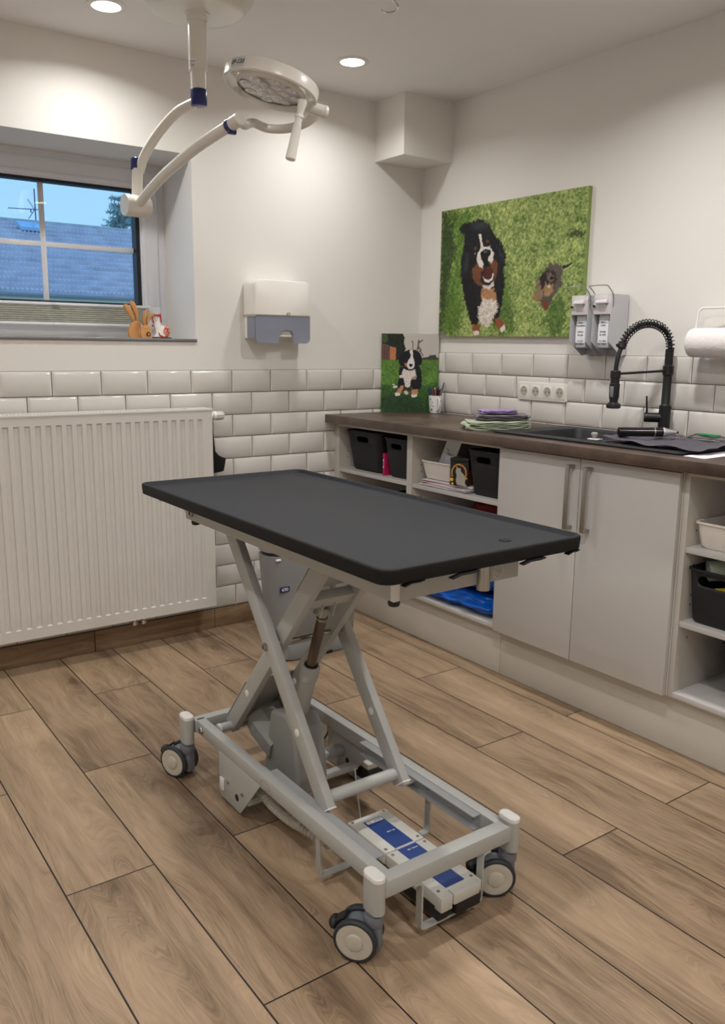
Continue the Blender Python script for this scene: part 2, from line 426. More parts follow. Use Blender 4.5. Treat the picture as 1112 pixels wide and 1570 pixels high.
# pleated blind gathered at the foot of the sash
bl = thing('pleated_blind', 'mottled grey-green pleated blind gathered between two white rails at the window foot', 'blind', (-2.0, WD-.03, 1.41))
M_blind = mat('mottled_blind_fabric', (158, 158, 146), 0.9, var=0.30, scale=34, stretch=(1, 1, 3))
rp_ = M_blind.node_tree.nodes
b = MB().use(M_upvc)
b.box(-2.70, -1.372, WD-.048, WD-.022, 1.483, 1.495, bev=.003); b.box(-1.815, -1.785, WD-.056, WD-.04, 1.484, 1.493, bev=.002); b.build('upper_rail', None, bl)
b = MB().use(M_upvc).box(-2.70, -1.41, WD-.048, WD-.022, 1.400, 1.411, bev=.003); b.box(-1.815, -1.785, WD-.056, WD-.04, 1.400, 1.408, bev=.002); b.build('lower_rail', None, bl)
b = MB().use(M_blind)
N = 16
prof = []
for i in range(N+1):
    z = 1.411+(1.483-1.411)*i/N; prof.append((WD-.046 if i % 2 else WD-.0425, z))
for i in range(N):
    (y0, z0), (y1, z1) = prof[i], prof[i+1]
    b.quad((-2.70, y0, z0), (-1.40, y0, z0), (-1.40, y1, z1), (-2.70, y1, z1))
b.build('pleated_fabric', None, bl, auto=False)

# ------------------------------------------------------------------ ceiling lamps (recessed)
M_glow = mat('lamp_glow', (255, 250, 240), 0.5, emit=((255, 246, 228), 14.0))
def lit(o, x, y, k=1.0):
    li = bpy.data.lights.new('recessed_light_source', 'AREA'); li.shape = 'DISK'; li.size = .085; li.energy = LIGHT_W*k; li.color = LIGHT_COL; li.spread = math.radians(150)
    lo = bpy.data.objects.new('recessed_light_source', li); COL.objects.link(lo); lo.parent = o; lo.location = (0, 0, -.008)
lights = [(-1.750, -.365, 'left round recessed ceiling lamp, lit, beside the operating lamp mount near the window wall'),
          (-.730, -.412, 'right round recessed ceiling lamp, lit, nearest the boxed ceiling corner'),
          (-2.78, -.38, 'lit recessed ceiling lamp out of frame at the upper left, nearest the window wall'),
          (-.76, -1.75, 'lit recessed ceiling lamp out of frame above the counter'),
          (-1.80, -2.3, 'lit recessed ceiling lamp out of frame above the table end nearest the viewer'),
          (-2.95, -1.75, 'lit recessed ceiling lamp out of frame above the left side of the floor'),
          (-.78, -3.4, 'lit recessed ceiling lamp behind the viewer, over the counter side'),
          (-2.3, -4.1, 'lit recessed ceiling lamp behind the viewer, middle of the room'),
          (-3.5, -3.3, 'lit recessed ceiling lamp behind the viewer, left side of the room')]
for x, y, lb in lights:
    o = thing('recessed_ceiling_lamp', lb, 'ceiling lamp', (x, y, ZC), 'recessed ceiling lamps')
    MB().use(M_cap).lathe((x, y, ZC), (0, 0, -1), [(.068, -.0), (.068, .003), (.062, .0055), (.050, .0045), (.050, 0)], caps=False).build('trim_ring', None, o)
    MB().use(M_glow).lathe((x, y, ZC), (0, 0, -1), [(.050, .0), (.050, .0032)], n=32).build('diffuser', None, o)
    lit(o, x, y, (.25 if x < -2 else .46) if y > -.5 else 1.0)
# small ceiling hook
M_hook = M_chrome
hx, hy = -1.04, -1.075
pts = [(hx+.028*math.cos(a), hy+.028*math.sin(a), 2.436-.0012*i) for i, a in enumerate([math.radians(q) for q in range(-120, 170, 20)])]
b = MB().use(M_hook).tube([(hx, hy, ZC), (hx+.002, hy, 2.46), (hx+.018, hy-.012, 2.442)]+pts[3:], .0032, n=8)
b.lathe((hx, hy, ZC), (0, 0, -1), [(.012, 0), (.010, .004), (.004, .006)], n=16)
tag(b.build('ceiling_hook'), 'small bare metal hook screwed into the ceiling above the counter corner', 'hook')

# ================================================================== OUTSIDE
OUTY = 20.0
struct(MB().use(mat('frosty_ground', (150, 156, 150), 0.9, var=0.2, scale=1)).box(-30, 60, .5, 90, -1.2, -1.0).build('ground'))
M_roof = mat('frosted_roof_tile', (222, 210, 214), 0.6, var=0.30, scale=2.2)
M_cream = mat('cream_render', (246, 236, 206), 0.8)
M_moss = mat('mossy_ridge', (196, 188, 184), 0.9, var=0.4, scale=4)
hs = thing('neighbouring_house', 'neighbouring house with frosted grey tiled roof seen through the window', 'house', (5, 23, -1.0))
ex0, ex1, ey, ez, ry, rz = -4.0, 16.0, 20.0, 2.57, 26.0, 5.12
b = MB().use(M_roof)
rows = 15; cols = 330
d = Vector((0, ry-ey, rz-ez)); ln = d.length; d.normalize(); nn = Vector((0, -d.z, d.y))
for r in range(rows):
    a0 = ln*r/rows; a1 = ln*(r+1)/rows+.03
    rng = []
    for c in range(cols+1):
        x = ex0+(ex1-ex0)*c/cols
        h = .035*abs(math.sin(c*PI/2.0)) if False else (.06 if c % 2 else 0.0)
        p0 = Vector((x, ey, ez))+d*a0+nn*(h+.13); p1 = Vector((x, ey, ez))+d*a1+nn*(h)
        rng.append((b.bm.verts.new(p0), b.bm.verts.new(p1), b.bm.verts.new(Vector((x, ey, ez))+d*a0+nn*(-.03))))
    for c in range(cols):
        A, B = rng[c], rng[c+1]
        f = [b.bm.faces.new((A[0], B[0], B[1], A[1])), b.bm.faces.new((A[2], B[2], B[0], A[0]))]; b._mark(f)
b.quad((ex0, ry, rz), (ex1, ry, rz), (ex1, ry+6, ez), (ex0, ry+6, ez))
b.build('roof', None, hs)
b = MB().use(M_moss).tube([(ex0, ry, rz+.06), (ex1, ry, rz+.06)], .10, n=10, smooth=0); b.build('ridge_tiles', None, hs)
b = MB().use(M_cream).box(ex0+.3, ex1-.3, ey+.06, ry+5.6, -1.0, ez+.05); b.build('house_wall', None, hs)
b = MB().use(mat('gutter_grey', (150, 150, 156), 0.5)).tube([(ex0, ey-.03, ez+.01), (ex1, ey-.03, ez+.01)], .045, n=8, smooth=0); b.build('gutter', None, hs)
def on_roof(x, t, h=0): return Vector((x, ey, ez))+d*(ln*t)+nn*h
b = MB().use(mat('roof_window_glass', (176, 208, 236), 0.15, var=.02))
p = on_roof(4.72, .80, .10); q = on_roof(5.2, .90, .10)
b.bar(on_roof(4.62, .80, .24), on_roof(4.62, .895, .24), .62, .10, side=(1, 0, 0)); b.build('roof_window', None, hs)
b = MB().use(M_moss).bar(on_roof(5.4, .80, .04), on_roof(5.3, .93, .04), .7, .12, side=(1, 0, 0)); b.bar(on_roof(4.2, .93, .02), on_roof(4.2, .99, .02), 1.6, .1, side=(1, 0, 0)); b.build('moss_patch', None, hs)
M_ant = mat('antenna_metal', (96, 118, 146), 0.5, metal=.3)
an = thing('roof_antenna', 'thin television antenna on a mast above the neighbouring roof ridge', 'antenna', (5.12, 26, 5.1))
MB().use(M_ant).cyl((5.12, 26, 5.0), (5.12, 26, 6.25), .022, n=8).build('mast', None, an)
b = MB().use(M_ant).cyl((4.28, 26, 5.58), (5.24, 26, 5.62), .014, n=6)
for i in range(11): b.cyl((4.30+.08*i, 26-.12, 5.581+.003*i), (4.30+.08*i, 26+.12, 5.581+.003*i), .008, n=5)
for s in (1, -1):
    for k in (-.05, .05): b.cyl((5.10, 26+k, 5.61), (4.90, 26+k, 5.61+s*.30), .007, n=5)
b.cyl((4.98, 26, 5.6), (4.98, 26, 5.5), .02, n=6)
b.build('boom', None, an)
# hazy conifer behind the roof
tr_ = thing('conifer_tree', 'hazy blue-green conifer standing behind the neighbouring roof', 'tree', (11.0, 34, -1.0))
M_leaf = mat('frosted_needles', (178, 196, 190), 0.8, var=0.45, scale=1.2)
M_bark = mat('bark', (84, 76, 72), 0.9)
MB().use(M_bark).cyl((11.0, 34, -1), (11.0, 34, 6.8), .28, .05, n=10).build('trunk', None, tr_)
b = MB().use(M_leaf); rr = random.Random(5)
for i in range(260):
    h = rr.uniform(1.5, 7.6); rad = (7.9-h)*.34+.35; a = rr.uniform(0, 2*PI); L0 = rad*rr.uniform(.6, 1.12)
    p0 = Vector((11.0, 34, h)); dr = Vector((math.cos(a), math.sin(a), rr.uniform(.15, .55)))
    for j in range(15):
        t = (j+2)/16; c = p0+dr*(L0*t)+Vector((0, 0, -.12*t*t))
        s = .16*(1.25-t*.6)
        for k in range(3):
            v = Vector((rr.gauss(0, 1), rr.gauss(0, 1), rr.gauss(.4, 1))).normalized()*s*rr.uniform(.8, 1.7); w_ = Vector((rr.gauss(0, 1), rr.gauss(0, 1), rr.gauss(0, 1))).normalized()*s*.30
            f = b.bm.faces.new([b.bm.verts.new(c-w_), b.bm.verts.new(c+w_), b.bm.verts.new(c+v)]); f.material_index = 0
b.build('foliage', None, tr_, recalc=False, auto=False)

# ================================================================== RADIATOR
rad = thing('radiator', 'white ribbed panel radiator on the tiled wall below the window', 'radiator', (-2.0, -.08, .145))
RX0, RX1, RZ0, RZ1, RY = -2.76, -1.265, .147, 1.043, -.122
b = MB().use(M_rad)
gx = []; g = -1.3243
while g > RX0+.04: gx.append(g); g -= .04022
gz0, gz1, dep = .190, 1.004, .007
def vq(x0, x1, z0, z1, ya, yb=None, yc=None, yd=None):
    yb = ya if yb is None else yb; yc = ya if yc is None else yc; yd = ya if yd is None else yd
    b.quad((x0, ya, z0), (x1, yb, z0), (x1, yc, z1), (x0, yd, z1))
hw = .0115; rp = .0035; last = RX1
for g in gx:
    vq(g+hw, last, gz0, gz1, RY); last = g-hw
    yi = RY+dep
    b.quad((g-hw+rp, yi, gz0+.004), (g+hw-rp, yi, gz0+.004), (g+hw-rp, yi, gz1-.005), (g-hw+rp, yi, gz1-.005))
    b.quad((g+hw-rp, yi, gz0+.004), (g+hw, RY, gz0), (g+hw, RY, gz1), (g+hw-rp, yi, gz1-.005))
    b.quad((g-hw, RY, gz0), (g-hw+rp, yi, gz0+.004), (g-hw+rp, yi, gz1-.005), (g-hw, RY, gz1))
    b.quad((g-hw, RY, gz0), (g+hw, RY, gz0), (g+hw-rp, yi, gz0+.004), (g-hw+rp, yi, gz0+.004))
    b.quad((g-hw+rp, yi, gz1-.005), (g+hw-rp, yi, gz1-.005), (g+hw, RY, gz1), (g-hw, RY, gz1))
vq(RX0, last, gz0, gz1, RY)
bmesh.ops.remove_doubles(b.bm, verts=b.bm.verts[:], dist=1e-5)
b.box(RX0, RX1, RY, RY+.016, RZ0, gz0); b.box(RX0, RX1, RY, RY+.016, gz1, RZ1)
b.box(RX0, RX1+.0012, RY+.0085, RY+.0150, RZ0+.001, RZ1-.001)
b.build('front_panel', None, rad, auto=True)
MB().use(M_rad).box(RX0, RX1-.01, -.046, -.036, RZ0+.005, RZ1-.005, bev=.002).build('rear_panel', None, rad)
b = MB().use(M_rad).box(RX1-.009, RX1-.0005, -.1055, -.034, RZ0+.006, RZ1-.0065, bev=.002); b.build('side_cover', None, rad)
b = MB().use(M_rad)
b.box(RX0, RX1+.004, -.124, -.108, RZ1-.006, RZ1+.0065, bev=.003); b.box(RX0, RX1+.004, -.046, -.032, RZ1-.004, RZ1+.0065, bev=.003)
x = RX0+.02
while x < RX1-.01:
    b.box(x, x+.006, -.110, -.044, RZ1-.002, RZ1+.004); x += .0145
b.box(RX1-.10, RX1+.004, -.110, -.044, RZ1-.001, RZ1+.0065, bev=.002)
b.build('top_grille', None, rad)
for x in (-1.50, -2.45): MB().use(M_rad).box(x-.02, x+.02, -.036, -.0105, RZ0+.05, RZ1-.08, bev=.002).build('wall_bracket', None, rad)
b = MB().use(M_chrome)
for x in (-1.600, -1.640): b.cyl((x, -.085, RZ0+.01), (x, -.085, RZ0-.03), .008, n=12); b.cyl((x, -.085, RZ0-.018), (x, -.085, RZ0-.032), .012, n=6)
b.cyl((-1.60, -.085, .117), (-1.60, -.012, .117), .007, n=10); b.cyl((-1.64, -.085, .117), (-1.64, -.012, .117), .007, n=10)
b.build('connection_valves', None, rad)
kb = MB().use(M_cap)
ky, kz = -.075, 1.012
kb.lathe((RX1+.005, ky, kz), (1, 0, 0), [(.014, 0), (.016, .004), (.0175, .010), (.0175, .016)], n=28)
kb = kb.build('thermostat_collar', None, rad)
b = MB().use(M_cap)
prof = [(.0175, .018), (.020, .021), (.020, .031), (.0205, .033)]
b.lathe((RX1+.005, ky, kz), (1, 0, 0), prof, n=28)
nn_ = 48; rs = []
for hgt, rr0 in ((.033, .019), (.036, .0205), (.066, .0190), (.071, .0165), (.072, .009)):
    rg = []
    for i in range(nn_):
        a = 2*PI*i/nn_; r_ = rr0 - (.0022 if (i//2) % 3 == 0 and hgt > .034 and rr0 > .012 else 0)
        rg.append(b.bm.verts.new((RX1+.005+hgt, ky+r_*math.cos(a), kz+r_*math.sin(a))))
    rs.append(rg)
b.use(mat('thermostat_head', (206, 204, 196), .35, var=.03)); b.skin(rs, True, True)
b.build('thermostat_head', None, rad)
# black cloth hanging from the valve side
M_cloth = mat('black_cloth', (16, 16, 18), 0.95, var=0.2, bump=.4, bscale=300)
poly = [(-1.2585, .752), (-1.2585, .85), (-1.2590, .93), (-1.2560, 1.016), (-1.2460, 1.012), (-1.2380, .985), (-1.2385, .955), (-1.2340, .90), (-1.2320, .878), (-1.230, .852), (-1.212, .832), (-1.192, .822), (-1.178, .818), (-1.183, .790), (-1.190, .760), (-1.212, .756), (-1.235, .754)]
b = MB().use(M_cloth); b.prism([(x, z) for x, z in poly], 1, -.075, -.055, bev=.003)
tag(b.build('black_cloth'), 'black cloth hanging beside the right end of the radiator below its thermostat', 'cloth')

# ================================================================== WINDOW SILL FIGURES
M_ply = mat('light_wood', (196, 142, 84), 0.55, var=0.18, scale=14, stretch=(1, 1, .25))
M_plye = mat('pale_wood_edge', (226, 196, 156), 0.6, var=0.06)
def ell(cx, cz, rx, rz, n=26, a0=0, a1=2*PI, rot=0):
    out = []
    for i in range(n):
        a = a0+(a1-a0)*i/n; u, v = rx*math.cos(a), rz*math.sin(a); out.append((cx+u*math.cos(rot)-v*math.sin(rot), cz+u*math.sin(rot)+v*math.cos(rot)))
    return out
# px frame of the close-up: 1 unit = 1/9.27 photo px; scale to metres at the sill
def bn(u, v, S=0.000268, X0=-1.556, Z0=1.3485): return (X0+(u-130)*S, Z0+(735-v)*S)
YB = .078
bz = WZ0+.0035
def figure(name, outlines, label, extra=None, y=YB, th=.016, m=M_ply):
    r = thing(name, label, 'figurine', ((outlines[0][1][0][0]), y, bz))
    for nm, pl in outlines:
        b = MB().use(m).prism(pl, 1, y-th/2, y+th/2, bev=.0012); b.build(nm, None, r)
    return r
def px(l): return [bn(*q) for q in l]
big_body = px([(165, 737), (135, 680), (132, 620), (150, 560), (185, 510), (215, 478), (268, 458), (310, 482), (345, 520), (340, 545), (318, 565), (302, 610), (300, 660), (312, 705), (325, 737)])
ear1 = px([(215, 480), (185, 420), (140, 350), (100, 290), (75, 250), (78, 222), (100, 205), (135, 212), (170, 245), (205, 310), (235, 400), (245, 462)])
ear2 = px([(268, 462), (262, 400), (235, 320), (200, 250), (175, 195), (178, 162), (205, 150), (240, 165), (270, 205), (295, 280), (302, 360), (300, 480)])
rb = figure('wooden_rabbit', [('body', big_body), ('ear', ear1), ('ear', ear2)], 'taller flat wooden rabbit with upright ears, left on the window sill')
b = MB().use(mat('burnt_line', (96, 60, 34), .7))
for u in (248, 282): b.sphere((bn(u, 508)[0], YB-.0085, bn(u, 508)[1]), .0014, 8)
b.build('eyes', None, rb)
s_body = px([(325, 737), (308, 690), (306, 620), (325, 575), (360, 535), (410, 520), (450, 540), (490, 590), (502, 640), (498, 690), (484, 737)])
s_e1 = px([(362, 538), (352, 460), (356, 390), (378, 325), (415, 290), (455, 288), (462, 305), (430, 340), (408, 400), (400, 470), (396, 524)])
s_e2 = px([(410, 524), (415, 460), (438, 390), (480, 345), (530, 328), (558, 345), (545, 370), (500, 405), (460, 455), (432, 530)])
rs2 = figure('wooden_rabbit', [('body', s_body), ('ear', s_e1), ('ear', s_e2)], 'shorter flat wooden rabbit with drooping ears and a button, beside the red and white cat', y=YB-.018)
rs2['group'] = rb['group'] = 'wooden rabbits on the window sill'
c = bn(430, 672); b = MB().use(mat('dark_button', (84, 44, 26), .5)); b.cyl((c[0], YB-.026, c[1]), (c[0], YB-.030, c[1]), .0095, n=20); b.use(mat('button_centre', (205, 170, 120), .6)).cyl((c[0], YB-.030, c[1]), (c[0], YB-.0315, c[1]), .0035, n=12)
b.build('button', None, rs2)
b = MB().use(mat('burnt_line', (96, 60, 34), .7))
for u in (378, 418): b.sphere((bn(u, 582)[0], YB-.0265, bn(u, 582)[1]), .0013, 8)
b.build('eyes', None, rs2)
M_cer = mat('white_ceramic', (232, 228, 224), 0.2, coat=.5); M_red = mat('red_glaze', (186, 56, 40), 0.25, var=.25, scale=260)
# mottled red glaze with white speckles
M_mott = mat('speckled_red_glaze', (180, 60, 40), .3)
nd = M_mott.node_tree.nodes; mlk = M_mott.node_tree.links
mixn = [k for k in nd if k.type == 'MIX'][0]; nzn = [k for k in nd if k.type == 'TEX_NOISE'][0]; nzn.inputs['Scale'].default_value = 230
rmp = nd.new('ShaderNodeValToRGB'); rmp.color_ramp.elements[0].position = .50; rmp.color_ramp.elements[1].position = .60
mlk.new(nzn.outputs['Fac'], rmp.inputs[0]); mlk.new(rmp.outputs[0], mixn.inputs[0]); mixn.inputs[6].default_value = lin((176, 52, 36))+(1,); mixn.inputs[7].default_value = lin((236, 206, 180))+(1,)
cat = thing('ceramic_cat', 'red and white ceramic cat on a black base, right on the window sill', 'figurine', (-1.40, YB, bz))
c = bn(695, 737)
b = MB().use(M_blk).box(bn(548, 0)[0], bn(845, 0)[0], YB-.014, YB+.014, bz, bz+.0055, bev=.001); b.build('base', None, cat)
b = MB().use(M_cer)
b.prism(px([(550, 720), (548, 700), (585, 685), (590, 620), (575, 560), (560, 510), (545, 470), (530, 420), (535, 380), (560, 355), (600, 345), (640, 352), (670, 370), (680, 420), (672, 470), (690, 530), (720, 520), (750, 560), (750, 720)]), 1, YB-.010, YB+.010, bev=.004)
b.build('body', None, cat)
b = MB().use(M_mott); b.sphere((bn(762, 620)[0], YB, bn(762, 620)[1]), .0235, 20, (.95, .55, 1.18)); b.build('haunch', None, cat)
for pl in ([(530, 380), (545, 350), (600, 352), (655, 350), (660, 335), (680, 340), (686, 400), (692, 470), (684, 486), (670, 470), (660, 385), (600, 378), (552, 385), (540, 430), (560, 480), (548, 500), (528, 440)], [(525, 520), (545, 512), (550, 535), (530, 556), (520, 545)], [(625, 645), (640, 642), (655, 675), (690, 690), (750, 705), (755, 720), (690, 720), (645, 700)]):
    MB().use(M_red).prism(px(pl), 1, YB-.0125, YB-.0095, bev=.0006).build('red_marking', None, cat)
b = MB().use(M_ink)
for q in ((582, 412), (616, 410)): b.sphere((bn(*q)[0], YB-.0105, bn(*q)[1]), .0019, 8)
b.tube([(bn(572, 430)[0], YB-.0108, bn(572, 430)[1]), (bn(600, 448)[0], YB-.0112, bn(600, 448)[1]), (bn(632, 430)[0], YB-.0108, bn(632, 430)[1])], .0005, n=5)
b.build('face', None, cat)

# ================================================================== TOWEL DISPENSER
td = thing('towel_dispenser', 'white wall-mounted paper towel dispenser with grey translucent lower half above the tiles', 'dispenser', (-.89, -.05, 1.335))
M_disp = mat('dispenser_white', (236, 233, 226), 0.25, var=.01)
M_smoke = mat('smoky_translucent_plastic', (150, 156, 172), 0.25, alpha=.72, var=.03)
dx0, dx1, dz0, dzm, dz1 = -1.040, -.748, 1.334, 1.455, 1.613
def shell(x0, x1, z0, z1, y0, y1, r, rt=None):
    """rounded-corner box profile (x,z), extruded in y, with rounded front edge; r: bottom corner radius, rt: top"""
    rt = r if rt is None else rt
    pl = []
    for cx, cz, a, q in ((x1-r, z0+r, -90, r), (x1-rt, z1-rt, 0, rt), (x0+rt, z1-rt, 90, rt), (x0+r, z0+r, 180, r)):
        for i in range(7): t = math.radians(a+15*i); pl.append((cx+q*math.cos(t), cz+q*math.sin(t)))
    return pl
b = MB().use(M_disp)
up = [(x, z) for x, z in shell(dx0, dx1, dzm-.001, dz1, 0, 0, .004, .028)]
b.prism(up, 1, -.112, -.0005, bev=.006)
b.box(dx0+.004, dx1-.004, -.03, 0, dz0+.02, dzm, bev=.004)
b.build('upper_cover', None, td)
b = MB().use(M_smoke)
lo = shell(dx0+.003, dx1-.001, dz0, dzm-.001, 0, 0, .024, .003)
# notch in the middle of the lower edge
nx0, nx1, nz = -.915, -.840, 1.382
lo2 = []
for p in lo: lo2.append(p)
bot = [(nx0-.006, dz0), (nx0, dz0+.006), (nx0, nz-.02), (nx0+.018, nz+.008), (nx0+.034, nz+.014), (nx1-.012, nz+.010), (nx1, nz-.004), (nx1, dz0+.006), (nx1+.006, dz0)]
# polygon order from shell: right-bottom corner first ... left-bottom last -> insert notch at the end
poly = lo2+bot
b.prism(poly, 1, -.110, -.104)
b.use(M_smoke)
b.box(dx0+.003, dx0+.006, -.108, -.03, dz0+.024, dzm-.001); b.box(dx1-.004, dx1-.001, -.108, -.03, dz0+.024, dzm-.001)
b.build('lower_window', None, td)
b = MB().use(M_paper)
for i in range(12):
    b.box(dx0+.030, dx1-.032, -.098+.0, -.034, dz0+.028+i*.0048, dz0+.0315+i*.0048, bev=.001)
b.box(nx0+.004, nx1-.006, -.104, -.05, dz0+.03, dz0+.036, bev=.001)
b.build('paper_towels', None, td)
b = MB().use(mat('buff_paper', (214, 198, 168), .8)).box(nx0+.006, nx1-.016, -.100, -.06, dz0+.044, dz0+.050, bev=.001); b.build('exposed_towel', None, td)
b = MB().use(mat('emblem_grey', (120, 122, 126), .5)); ex, ez_ = -.868, 1.4655
b.prism([(ex-.009, ez_), (ex-.007, ez_+.006), (ex+.010, ez_+.006), (ex+.010, ez_-.005), (ex+.007, ez_-.005), (ex+.007, ez_+.003), (ex-.004, ez_+.003), (ex-.006, ez_-.003), (ex+.004, ez_-.003), (ex+.004, ez_-.005), (ex-.009, ez_-.005)], 1, -.1128, -.1115); b.build('emblem', None, td)

